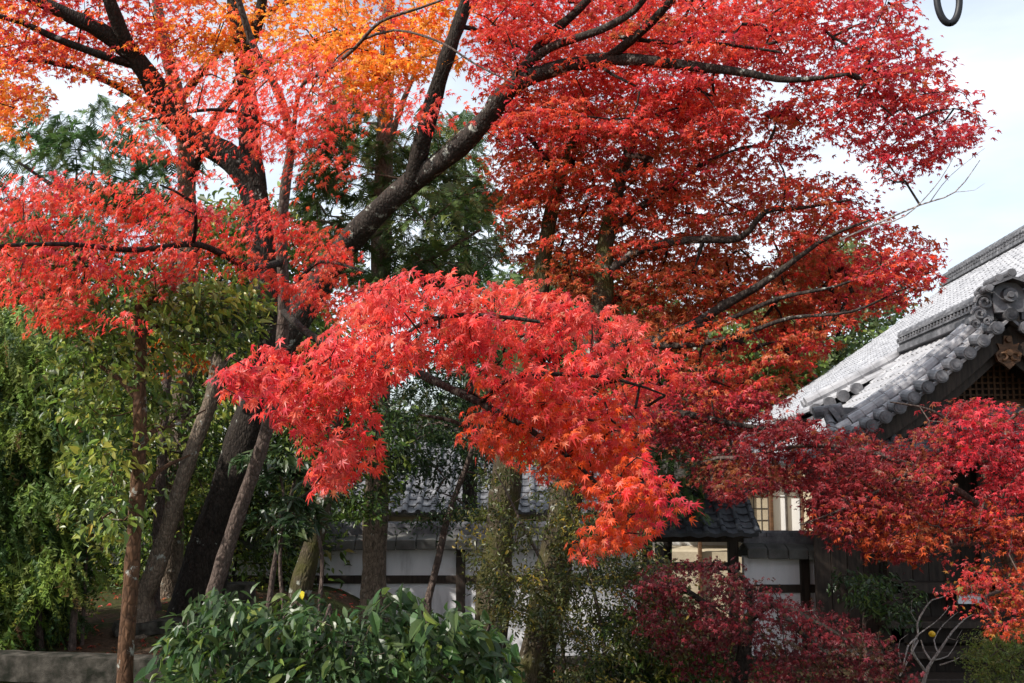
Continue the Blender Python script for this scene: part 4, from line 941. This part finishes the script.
fF = [foliage(rgF, CF, .34, 42, T_M5, .040, [(4, (.24, .028, .034)), (3, (.32, .036, .038)), (1.2, (.46, .055, .055)), (2, SHADE_RED), (1.6, (.26, .08, .03))], .28, .25, poly=PF, holes=hF, axis=F_trunk[-1, :3], patch=patchF, tipw=(.8, .45, .6)),  # shade on the left part is put into these darker reds
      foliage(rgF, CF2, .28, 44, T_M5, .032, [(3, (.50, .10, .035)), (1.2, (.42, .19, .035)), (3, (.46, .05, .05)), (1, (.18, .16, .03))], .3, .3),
      foliage(rgF, CF3, .34, 50, T_M5, .036, [(3, SHADE_RED), (3, CRIM), (1, RUSTO)], .28, .25)]
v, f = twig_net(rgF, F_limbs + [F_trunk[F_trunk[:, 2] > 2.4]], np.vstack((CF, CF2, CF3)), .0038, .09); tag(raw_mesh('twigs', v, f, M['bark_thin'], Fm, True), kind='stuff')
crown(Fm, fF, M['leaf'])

# the low dark dwarf maple; shade over it is put into the leaf colours
rgE = np.random.default_rng(606)
E_trunk = footed([(738, 690, 9.6, .075), (744, 660, 9.6, .07), (746, 636, 9.6, .06), (752, 612, 9.6, .045)])
E_limbs = [limb_pts([(746, 640, 9.6, .045), (715, 612, 9.4, .035), (685, 590, 9.3, .025), (660, 585, 9.2, .012)]), limb_pts([(750, 618, 9.6, .045), (775, 604, 9.4, .03), (812, 620, 9.2, .02), (846, 640, 9, .012), (872, 668, 8.9, .006)]), limb_pts([(752, 614, 9.6, .04), (745, 580, 9.5, .03), (720, 565, 9.4, .015)]), limb_pts([(775, 604, 9.4, .03), (800, 632, 8.9, .02), (830, 655, 8.7, .01)])]
Em = plant('dwarf_maple', 'low dwarf maple with a weeping dome of dark crimson leaves, deepened for shade, before the gate', 'maple tree', E_trunk[0, :3])
wood(Em, 'trunk', [E_trunk], M['bark_dark'], 12, .10, 12)
for i, l in enumerate(E_limbs): wood(Em, 'limb', [l], M['bark_dark'], 8, .10, 130 + i)
PE = [(640, 566), (685, 556), (722, 558), (752, 578), (790, 596), (838, 610), (872, 626), (902, 655), (920, 690), (800, 690), (780, 680), (720, 670), (690, 680), (650, 650), (630, 600)]
hE = [[(680, 580), (706, 578), (708, 598), (686, 602)], [(736, 645), (754, 645), (754, 672), (736, 672)]]
CE = pads(rgE, PE, 130, (8.5, 10.4), hE, 9)
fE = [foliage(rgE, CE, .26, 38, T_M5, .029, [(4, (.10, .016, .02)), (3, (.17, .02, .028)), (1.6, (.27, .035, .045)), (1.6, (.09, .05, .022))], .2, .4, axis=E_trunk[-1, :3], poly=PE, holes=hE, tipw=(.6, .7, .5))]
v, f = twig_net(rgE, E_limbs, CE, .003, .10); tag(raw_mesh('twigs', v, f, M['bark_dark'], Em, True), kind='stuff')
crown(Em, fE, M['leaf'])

# ------------------------------------------------------------------ evergreens and shrubs
G_DARK, G_MID, G_LITE, G_YEL, G_OLIVE = (.026, .050, .015), (.065, .11, .022), (.14, .195, .034), (.27, .29, .05), (.085, .09, .022)
def shrub(name, label, cat, seed, polys, n, depth, r, per, T, size, pal, base, stems, mat='gloss', smat='bark_thin', group=None, tw=.0025, wob=.12, **kw):
    rg = np.random.default_rng(seed)
    bx = ground_base(*base); root = plant(name, label, cat, bx, group)
    limbs = []
    for L in stems: limbs.append(footed(L) if L[0][-1] is not None else limb_pts(L[1:]))
    C = np.vstack([pads(rg, p, k, depth) for p, k in zip(polys, n)])
    for i, l in enumerate(limbs): wood(root, 'trunk' if cat.endswith('tree') else 'stem', [l], M[smat], 10, .09, seed + i)
    v, f = twig_net(rg, [l[len(l) // 4:] for l in limbs], C, tw, wob, .04, 4, .02, .2)
    tag(raw_mesh('twigs', v, f, M[smat], root, True), kind='stuff')
    crown(root, [foliage(rg, C, r, per, T, size, pal, **kw)], M[mat], 'crown' if cat.endswith('tree') else 'foliage')
    return root

# slender camellia with rusty trunk, nearest on the left
pc = [(60, 300), (110, 275), (150, 285), (200, 282), (250, 298), (262, 322), (222, 338), (200, 350), (168, 372), (176, 420), (160, 450), (150, 500), (122, 535), (92, 530), (78, 480), (60, 420), (52, 350)]
shrub('camellia_tree', 'slender evergreen with smooth rusty brown trunk standing in front of the kerb', 'evergreen tree', 710, [pc], [125], (6.7, 8.6), .22, 20, T_OV, .072,
      [(3, G_MID), (4, G_LITE), (1.5, G_DARK), (2, G_YEL)], (122, 760, 7),
      [[(121, 760, 7, .056), (125, 690, 7, .054), (127, 640, 7, .052), (131, 580, 7, .050), (136, 510, 7, .047), (139, 450, 7, .045), (140, 390, 7, .044), (141, 340, 7, .040), (139, 305, 7, .032)],
       [(0, 0, 0, None), (141, 335, 7, .022), (150, 330, 7.1, .020), (168, 322, 7.3, .017), (200, 322, 7.6, .012), (235, 312, 7.8, .007)],
       [(0, 0, 0, None), (141, 325, 7, .024), (148, 305, 7, .018), (158, 290, 6.9, .014), (172, 275, 6.8, .008)],
       [(0, 0, 0, None), (139, 450, 7, .03), (152, 432, 7.2, .02), (178, 424, 7.5, .012), (205, 410, 7.8, .006)],
       [(0, 0, 0, None), (134, 530, 7, .035), (146, 490, 7.1, .024), (160, 470, 7.3, .016), (190, 455, 7.6, .007)],
       [(0, 0, 0, None), (140, 400, 7, .03), (120, 380, 7.2, .02), (92, 360, 7.4, .012), (70, 340, 7.6, .006)]],
      smat='bark_rust', tipw=(.7, .35, .6), nw=(.9, .55, .5), flat=.7, droop=.2)
# yew at the left edge
py_ = [(-40, 318), (40, 322), (76, 345), (92, 395), (98, 450), (96, 500), (80, 560), (66, 590), (50, 618), (20, 636), (-40, 640)]
shrub('yew_shrub', 'tall dark yew with drooping feathery sprays at the left edge', 'evergreen shrub', 720, [py_], [250], (10.3, 12.2), .33, 22, T_FR2, .24,
      [(3, (.08, .13, .025)), (2, (.035, .07, .018)), (3, (.17, .23, .038)), (.4, (.14, .09, .03))], (60, 650, 11),
      [[(72, 648, 11, .04), (76, 560, 11, .035), (74, 480, 11, .03), (66, 380, 11, .02)], [(40, 645, 11, .045), (34, 580, 11, .04), (22, 460, 11, .03), (16, 350, 11, .02)], [(82, 645, 11.2, .02), (86, 560, 11.2, .018), (90, 460, 11.2, .01)]],
      mat='needle', tipw=(.6, .8, .35), nw=(.8, .5, .4), flat=.8, droop=.5)
# big-leaved glossy bush at the bottom
pb = [(168, 652), (184, 614), (215, 598), (262, 612), (300, 603), (345, 611), (395, 600), (440, 612), (478, 628), (505, 655), (515, 700), (162, 700)]
shrub('glossy_bush', 'broad bush of big glossy dark green leaves at the bottom, left of the mossy trunks', 'bush', 730, [pb], [190], lambda x, y: (6.2, 8.0), .20, 17, T_OV, .082,
      [(4, (.035, .07, .024)), (4, (.05, .095, .03)), (3, (.07, .12, .035)), (1, G_LITE), (.03, (.5, .34, .02))], (340, 740, 7.2),
      [[(250, 740, 7.2, .03), (240, 660, 7.1, .022), (225, 600, 7, .01)], [(330, 740, 7.3, .03), (335, 660, 7.2, .022), (330, 605, 7, .01)], [(400, 740, 7.2, .03), (410, 660, 7.1, .022), (425, 600, 7, .01)], [(460, 740, 7.4, .03), (475, 670, 7.3, .02), (490, 625, 7.1, .01)]],
      tipw=(.7, .35, .6), nw=(.9, .5, .45), flat=.9, droop=.3, holes=(), poly=[(150, 660), (160, 620), (180, 602), (215, 586), (260, 602), (300, 590), (345, 599), (395, 588), (440, 599), (482, 616), (515, 650), (540, 720), (120, 720)], tol=5, sj=.36)
# whorled rhododendron between the trunks
pr = [(232, 470), (262, 440), (300, 452), (322, 462), (330, 500), (318, 530), (280, 540), (262, 520), (240, 500)]
shrub('whorled_shrub', 'loose evergreen with whorls of long dark leaves just right of the old maple trunk', 'evergreen shrub', 740, [pr], [34], (9.3, 10.6), .15, 11, T_LONG, .135,
      [(4, (.030, .058, .022)), (2, (.06, .095, .035)), (1, G_DARK)], (300, 610, 10),
      [[(284, 615, 10.2, .02), (280, 560, 10.2, .018), (284, 500, 10.2, .014), (278, 470, 10.2, .008)], [(318, 615, 10.4, .025), (322, 560, 10.4, .02), (312, 500, 10.4, .014), (316, 470, 10.3, .008)], [(268, 615, 10, .03), (275, 560, 10, .025), (290, 500, 10, .018), (300, 460, 9.9, .01)], [(0, 0, 0, None), (268, 535, 10, .018), (290, 505, 9.9, .016), (312, 490, 9.8, .012), (330, 472, 9.7, .006)]],
      tipw=(1.0, .1, .4), nw=(1, .3, .3), flat=.35, droop=.25)
# small-leaved olive shrub around the mossy trunks
ps = [(488, 600), (505, 560), (540, 575), (575, 520), (610, 490), (640, 520), (655, 565), (690, 590), (690, 650), (640, 690), (560, 690), (548, 650), (520, 640)]; ps2 = [(462, 460), (530, 440), (600, 470), (590, 540), (530, 600), (470, 580)]
shrub('small_leaved_shrub', 'thin olive shrub of tiny leaves growing round the mossy twin trunks', 'shrub', 750, [ps, ps2], [190, 44], (9.2, 10.6), .20, 34, T_OV, .042,
      [(4, G_OLIVE), (3, (.035, .05, .014)), (2, (.10, .11, .025)), (.9, (.26, .20, .03))], (600, 690, 10),
      [[(610, 700, 10, .025), (600, 620, 10, .02), (580, 540, 10, .012), (560, 480, 10, .006)], [(640, 700, 10, .025), (640, 620, 10, .018), (632, 540, 9.8, .008)], [(566, 700, 10, .02), (556, 600, 9.9, .016), (520, 520, 9.8, .012), (495, 470, 9.7, .006)], [(590, 700, 9.8, .02), (640, 640, 9.7, .012), (680, 615, 9.6, .006)]],
      tipw=(.7, .3, .7), nw=(.8, .4, .6), flat=.8, droop=.2)
# leaning pruned trunk and the other stems of the grove
def grove_tree(label, seed, stems, poly, n, depth, r, per, T, size, pal, base, smat, group=None, **kw):
    return shrub('evergreen_tree', label, 'evergreen tree', seed, [poly], [n], depth, r, per, T, size, pal, base, stems, 'gloss', smat, group, .004, .10, tipw=(.7, .35, .6), nw=(.9, .5, .5), flat=.7, droop=.25, **kw)
pal_e = [(4, G_MID), (2, G_DARK), (3, G_LITE), (1, G_YEL)]
grove_tree('leaning pale trunk cut off at the top, left of the dark old maple', 760,
    [[(140, 596, 11.6, .14), (150, 582, 11.6, .115), (166, 535, 11.6, .095), (184, 476, 11.6, .088), (200, 430, 11.6, .085), (212, 395, 11.6, .085), (222, 350, 11.6, .085), (229, 316, 11.6, .08)], [(0, 0, 0, None), (215, 385, 11.6, .06), (213, 355, 11.7, .055), (212, 322, 11.7, .05)]],
    [(185, 300), (255, 290), (262, 330), (235, 345), (190, 340)], 22, (11.4, 12.6), .30, 26, T_OV, .085, pal_e, (150, 590, 11.6), 'bark_pale')
grove_tree('thin straight grey stem between the leaning trunk and the slender camellia', 770,
    [[(154, 600, 13, .07), (160, 500, 13, .065), (164, 420, 13, .06), (170, 330, 13, .05), (172, 250, 13, .03)]],
    [(110, 330), (200, 330), (230, 420), (215, 520), (150, 520), (100, 440)], 60, (13, 15), .42, 44, T_OV, .085, [(4, G_MID), (3, G_LITE), (2, G_DARK), (1.5, G_YEL)], (154, 600, 13), 'bark_thin')
grove_tree('short leaning mossy trunk at the left end of the visible white wall', 780,
    [[(300, 596, 10.8, .115), (308, 562, 10.8, .105), (318, 525, 10.8, .095), (328, 480, 10.9, .08), (334, 430, 11, .06), (338, 370, 11, .04)]],
    [(300, 380), (350, 370), (400, 400), (410, 470), (370, 520), (310, 480), (290, 430)], 60, (10.8, 12.4), .30, 30, T_OV, .075, [(4, G_DARK), (3, G_MID), (1, G_LITE)], (300, 600, 10.8), 'bark_moss')
grove_tree('thin crooked stem leaning over the white wall coping', 790,
    [[(428, 600, 12.2, .045), (438, 560, 12.2, .042), (447, 520, 12.2, .038), (458, 488, 12.2, .034), (468, 462, 12.1, .03), (480, 420, 12, .02)]],
    [(376, 370), (420, 340), (480, 350), (510, 420), (490, 490), (450, 530), (400, 520)], 80, (12, 13.6), .30, 36, T_OV, .06, [(4, G_DARK), (3, (.03, .06, .025)), (1, G_MID)], (428, 600, 12.2), 'bark_thin')
# fill of the shady grove behind: broad evergreens
grove_tree('bushy dark evergreen filling the far left behind the yew', 800,
    [[(40, 590, 17, .14), (44, 480, 17, .12), (50, 330, 17, .08), (54, 250, 17, .05)]],
    [(-60, 260), (60, 230), (140, 260), (190, 300), (170, 520), (90, 575), (-60, 580)], 170, (15.5, 19), .75, 90, T_OV, .13, pal_e, (40, 590, 17), 'bark_dark')
grove_tree('bushy sunlit evergreen behind the old maple trunk', 810,
    [[(232, 585, 17.5, .13), (236, 480, 17.5, .12), (240, 340, 17.5, .08), (244, 240, 17.5, .05)]],
    [(150, 240), (240, 200), (330, 250), (352, 380), (330, 540), (240, 560), (160, 530)], 170, (15.5, 19), .75, 90, T_OV, .13, [(4, G_MID), (3, G_LITE), (2, G_DARK), (1.4, G_YEL)], (232, 585, 17.5), 'bark_dark')

grove_tree('low dark evergreen undergrowth bush behind the tree roots on the left', 815,
    [[(180, 590, 15.6, .04), (182, 560, 15.6, .03), (184, 520, 15.6, .015)], [(230, 590, 15.4, .03), (236, 560, 15.4, .02), (240, 530, 15.4, .01)], [(130, 588, 15.8, .03), (126, 560, 15.8, .02), (122, 530, 15.8, .01)]],
    [(88, 590), (96, 520), (150, 480), (230, 470), (300, 480), (322, 540), (300, 590), (200, 592)], 90, (14.6, 16.0), .34, 32, T_OV, .08, pal_e, (180, 590, 15.6), 'bark_dark')
# conifers
pal_c = [(3, (.04, .07, .02)), (3, (.07, .115, .03)), (3, (.12, .165, .045)), (.6, (.18, .18, .05))]
def conifer(label, seed, trunk, branches, mass, n, depth, r, per, size, pal, base, smat='bark_dark', name='conifer_tree', **kw):
    return shrub(name, label, 'conifer tree', seed, [mass], [n], depth, r, per, T_FR, size, pal, base, [trunk] + branches, 'needle', smat, None, .006, .08, tipw=(.9, .45, .4), nw=(1, .3, .4), flat=.5, droop=.45, **kw)
conifer('tall dark conifer with straight trunk rising through the middle of the grove', 820,
    [(373, 600, 13.2, .165), (376, 500, 13.2, .155), (379, 400, 13.2, .15), (381, 280, 13.2, .14), (384, 160, 13.2, .12), (387, 60, 13.2, .10), (390, -60, 13.2, .06)],
    [[(0, 0, 0, None), (383, 200, 13.2, .05), (420, 170, 13.4, .035), (460, 130, 13.6, .02)], [(0, 0, 0, None), (384, 160, 13.2, .05), (400, 110, 13, .04), (420, 60, 12.8, .02)], [(0, 0, 0, None), (381, 260, 13.2, .04), (350, 230, 13.4, .03), (318, 220, 13.6, .015)], [(0, 0, 0, None), (380, 290, 13.2, .04), (430, 260, 13.4, .03), (480, 230, 13.6, .015)]],
    [(300, 190), (318, 130), (335, 90), (362, 60), (372, 110), (400, 150), (420, 95), (440, 100), (450, 150), (480, 170), (505, 200), (505, 235), (490, 270), (450, 292), (400, 292), (360, 285), (330, 262), (302, 240)], 130, (12, 15.5), .40, 9, .24, pal_c, (373, 600, 13.2), 'bark_pale', poly=[(290, 190), (310, 120), (335, 82), (362, 50), (378, 110), (400, 130), (418, 85), (446, 95), (455, 140), (485, 165), (512, 200), (510, 240), (490, 280), (450, 300), (400, 300), (355, 292), (325, 266), (296, 244)], holes=[[(398, 62), (425, 40), (432, 80), (410, 110), (396, 100)], [(462, 150), (490, 150), (486, 185), (466, 180)], [(345, 160), (362, 150), (365, 190), (350, 196)], [(410, 200), (428, 190), (432, 215), (414, 222)], [(455, 228), (480, 232), (470, 255), (452, 250)], [(322, 200), (338, 196), (336, 222), (322, 226)]])
conifer('lighter green feathery conifer at the left, under the orange maple', 830,
    [(66, 590, 19, .16), (68, 450, 19, .14), (72, 300, 19, .09), (75, 220, 19, .05), (77, 165, 19, .015)], [[(0, 0, 0, None), (74, 200, 19, .05), (30, 170, 19, .03), (0, 150, 19, .015)], [(0, 0, 0, None), (74, 210, 19, .05), (130, 180, 18.6, .03), (170, 150, 18.4, .015)]],
    [(-40, 150), (20, 128), (66, 108), (110, 92), (150, 110), (178, 130), (196, 180), (170, 230), (100, 260), (0, 260), (-40, 250)], 80, (17, 20), .55, 11, .30, [(3, (.05, .10, .03)), (3, (.09, .15, .045)), (2, (.03, .06, .02)), (1, (.16, .20, .07))], (66, 590, 19))
conifer('dark conifer behind the maples between the trunk fork and the temple', 840,
    [(470, 580, 21, .17), (470, 450, 21, .15), (468, 330, 21, .12), (466, 220, 21, .05), (465, 150, 21, .015)], [],
    [(400, 270), (430, 180), (455, 110), (470, 90), (482, 180), (505, 260), (520, 330), (520, 430), (400, 440), (385, 340)], 80, (19.5, 22.5), .65, 12, .34, pal_c, (470, 580, 21))
for (px, yb, D, top, hw, nn, lab, pal) in (
    (560, 560, 33, 262, 70, 130, 'dark green tree far behind, right of the middle trunks', [(4, G_MID), (3, G_DARK), (1, G_LITE)]),
    (650, 560, 36, 296, 70, 120, 'round green tree far behind the russet canopy', [(3, G_MID), (3, G_DARK), (1, G_LITE)]),
    (752, 540, 38, 300, 66, 140, 'yellowish green tree behind, beside the far end of the temple roof', [(3, (.20, .22, .07)), (3, (.11, .15, .04)), (2, G_LITE)]),
    (840, 520, 44, 232, 70, 90, 'tall pale yellow-green tree behind the temple roof edge', [(3, (.16, .2, .08)), (3, (.09, .13, .05)), (1, G_LITE)])):
    shrub('broadleaf_tree', lab, 'broadleaf tree', int(px), [[(px - hw, yb - 130), (px - hw * 1.05, top + 70), (px - hw * .6, top + 18), (px, top), (px + hw * .6, top + 20), (px + hw, top + 80), (px + hw * .9, yb - 120), (px, yb - 90)]], [nn], (D - 2.2, D + 2.2), 1.15, 52, T_RND, .26, pal, (px, yb, D),
          [[(px, yb, D, .22), (px + 3, yb - 90, D, .19), (px - 2, yb - 170, D, .13), (px, top + 60, D, .05)]], 'gloss', 'bark_dark', None, .012, .12, tipw=(.7, .4, .6), nw=(.9, .4, .6), flat=.8, droop=.3)
# trees outside the left of the picture that shade the grove
for k, (x, y, h) in enumerate(((-17.5, 8.5, 8.0), (-18.5, 14, 9.5))):
    rg = np.random.default_rng(900 + k); root = plant('evergreen_tree', ('broad evergreen beyond the left edge nearest the yew', 'broad evergreen beyond the left edge level with the old maple')[k], 'evergreen tree', (x, y, gz(x, y)))
    tr = spline([(x, y, gz(x, y) - .1, .25), (x + .1, y, 3, .2), (x, y + .2, h * .6, .14), (x + .1, y, h * .9, .05)], .3); wood(root, 'trunk', [tr], M['bark_dark'], 12, .1, k)
    C = np.stack((x + rg.normal(0, 1.5, 70), y + rg.normal(0, 1.5, 70), h * rg.uniform(.38, 1.0, 70)), -1)
    v, f = twig_net(rg, [tr[6:]], C, .006, .1, .04, 4, .05, .3); tag(raw_mesh('twigs', v, f, M['bark_dark'], root, True), kind='stuff')
    crown(root, [foliage(rg, C, .75, 46, T_OV, .16, pal_e, flat=.7)], M['gloss'])

conifer('dark drooping conifer overhanging the small gate roof', 850,
    [(668, 600, 17.6, .08), (668, 520, 17.4, .07), (672, 450, 17, .05), (676, 400, 16.6, .03)], [],
    [(625, 420), (660, 395), (720, 410), (742, 440), (735, 480), (700, 505), (650, 512), (622, 490)], 60, (14.6, 17.2), .34, 14, .20, pal_c, (668, 600, 17.6))
# low plants at the bottom right
shrub('round_bush', 'clipped round light green bush at the bottom right corner before the temple steps', 'bush', 960, [[(968, 660), (975, 640), (1000, 630), (1060, 632), (1070, 690), (985, 690)]], [90], (10.6, 12.0), .16, 34, T_OV, .035, [(4, (.16, .20, .04)), (2, (.10, .14, .03)), (1, (.22, .2, .05))], (1015, 700, 11.3),
      [[(1015, 705, 11.3, .03), (1012, 670, 11.3, .02), (1000, 645, 11.3, .008)]], tipw=(.6, .1, .7), nw=(1, .4, .6), flat=.7, droop=.2)
shrub('leafy_shrub', 'bright green leafy shrub low between the mossy trunks and the dwarf maple', 'shrub', 970, [[(590, 660), (620, 612), (660, 610), (690, 630), (720, 655), (770, 668), (780, 690), (590, 690)]], [85], (9.6, 11), .18, 26, T_LONG, .075, [(3, G_MID), (2, G_LITE), (2, G_DARK), (.7, G_YEL)], (660, 700, 10.3),
      [[(650, 705, 10.3, .025), (652, 670, 10.3, .018), (648, 630, 10.3, .008)], [(690, 705, 10.4, .02), (694, 670, 10.4, .014), (700, 648, 10.3, .006)]], tipw=(.8, .2, .6), nw=(1, .4, .5), flat=.8, droop=.2)
shrub('camellia_shrub', 'small dark camellia growing against the right end of the white wall', 'shrub', 980, [[(830, 580), (862, 568), (905, 572), (925, 600), (905, 622), (860, 606)]], [34], (12.8, 14), .2, 18, T_OV, .075, [(4, G_DARK), (2, G_MID)], (868, 660, 13.4),
      [[(866, 665, 13.4, .03), (864, 630, 13.4, .024), (866, 590, 13.4, .014)], [(0, 0, 0, None), (864, 625, 13.4, .016), (884, 604, 13.3, .012), (908, 598, 13.2, .006)]], tipw=(.7, .35, .6), nw=(.9, .5, .5), flat=.8)
# bare citrus bush with one yellow fruit
rgZ = np.random.default_rng(77)
Zr = plant('citrus_bush', 'bare grey twiggy citrus bush carrying one yellow fruit before the dark steps', 'bush', ground_base(925, 690, 11.8))
ZL = [footed([(922, 690, 11.8, .022), (928, 668, 11.8, .02), (940, 650, 11.8, .014), (952, 632, 11.8, .011), (966, 618, 11.8, .006), (974, 614, 11.8, .003)], 1.1, .05)]
ZL += [limb_pts(l) for l in (
 [(926, 672, 11.8, .016), (912, 650, 11.7, .014), (918, 634, 11.7, .012), (917, 624, 11.7, .011), (924, 610, 11.7, .009), (932, 600, 11.7, .007), (945, 596, 11.7, .004), (952, 584, 11.7, .002)],
 [(918, 640, 11.7, .011), (908, 660, 11.6, .010), (900, 676, 11.6, .009)], [(917, 638, 11.7, .010), (908, 646, 11.6, .009), (903, 668, 11.5, .008)],
 [(919, 634, 11.7, .008), (930, 626, 11.7, .006), (940, 618, 11.7, .004), (950, 606, 11.7, .003)], [(932, 662, 11.8, .012), (924, 650, 11.9, .009), (921, 640, 11.9, .006)],
 [(938, 652, 11.8, .010), (934, 640, 11.9, .007), (944, 624, 11.9, .005), (958, 612, 11.9, .002)], [(940, 665, 11.8, .008), (955, 660, 11.7, .006), (965, 654, 11.7, .003)],
 [(934, 660, 11.8, .009), (948, 656, 11.9, .006), (958, 640, 11.9, .003)], [(904, 672, 11.6, .008), (898, 650, 11.5, .006), (900, 640, 11.5, .003), (908, 634, 11.5, .002)],
 [(928, 606, 11.7, .004), (926, 596, 11.7, .002)], [(948, 638, 11.8, .005), (956, 640, 11.7, .003), (962, 630, 11.7, .002)], [(917, 622, 11.7, .005), (911, 612, 11.6, .003), (912, 600, 11.6, .002)])]
wood(Zr, 'stem', ZL, M['twig_grey'], 7, .10, 5)
b = MB(); fc = at(932, 634, 11.7); rr_ = .038; rows = 8; seg = 12; V = []; Fs = []
for i in range(rows + 1):
    a = math.pi * i / rows
    for j in range(seg): V.append(fc + rr_ * np.array((math.sin(a) * math.cos(j * 6.2832 / seg), math.sin(a) * math.sin(j * 6.2832 / seg), .88 * math.cos(a) + (.06 if i == 0 else 0))))
for i in range(rows):
    for j in range(seg): Fs.append((i * seg + j, i * seg + (j + 1) % seg, (i + 1) * seg + (j + 1) % seg, (i + 1) * seg + j))
b.add(V, Fs); b.build('fruit', M['fruit'], Zr, True)

# fallen maple leaves on the soil and moss
rgL = np.random.default_rng(88); N = 1500
lx = np.concatenate((rgL.uniform(-9, 0.5, N), rgL.uniform(0, 9, N // 2))); ly = np.concatenate((rgL.uniform(10.1, 20, N), rgL.uniform(8, 15.5, N // 2)))
P = np.stack((lx, ly, ground_h(lx, ly) + .02), -1); n_ = len(P)
v, f, c = place(T_M5, P, rgL.normal(0, 1, (n_, 3)) * (1, 1, .15), np.array((0, 0, 1.)) + rgL.normal(0, .25, (n_, 3)), .045 * np.exp(rgL.normal(0, .2, n_)), np.array([RED, RUSTO, (.25, .1, .04), (.3, .05, .03)])[rgL.integers(0, 4, n_)])
tag(raw_mesh('fallen_leaves', v, f, M['leaf'], None, False, c), 'dry red and brown maple leaves scattered on the soil', 'fallen leaves', kind='stuff')
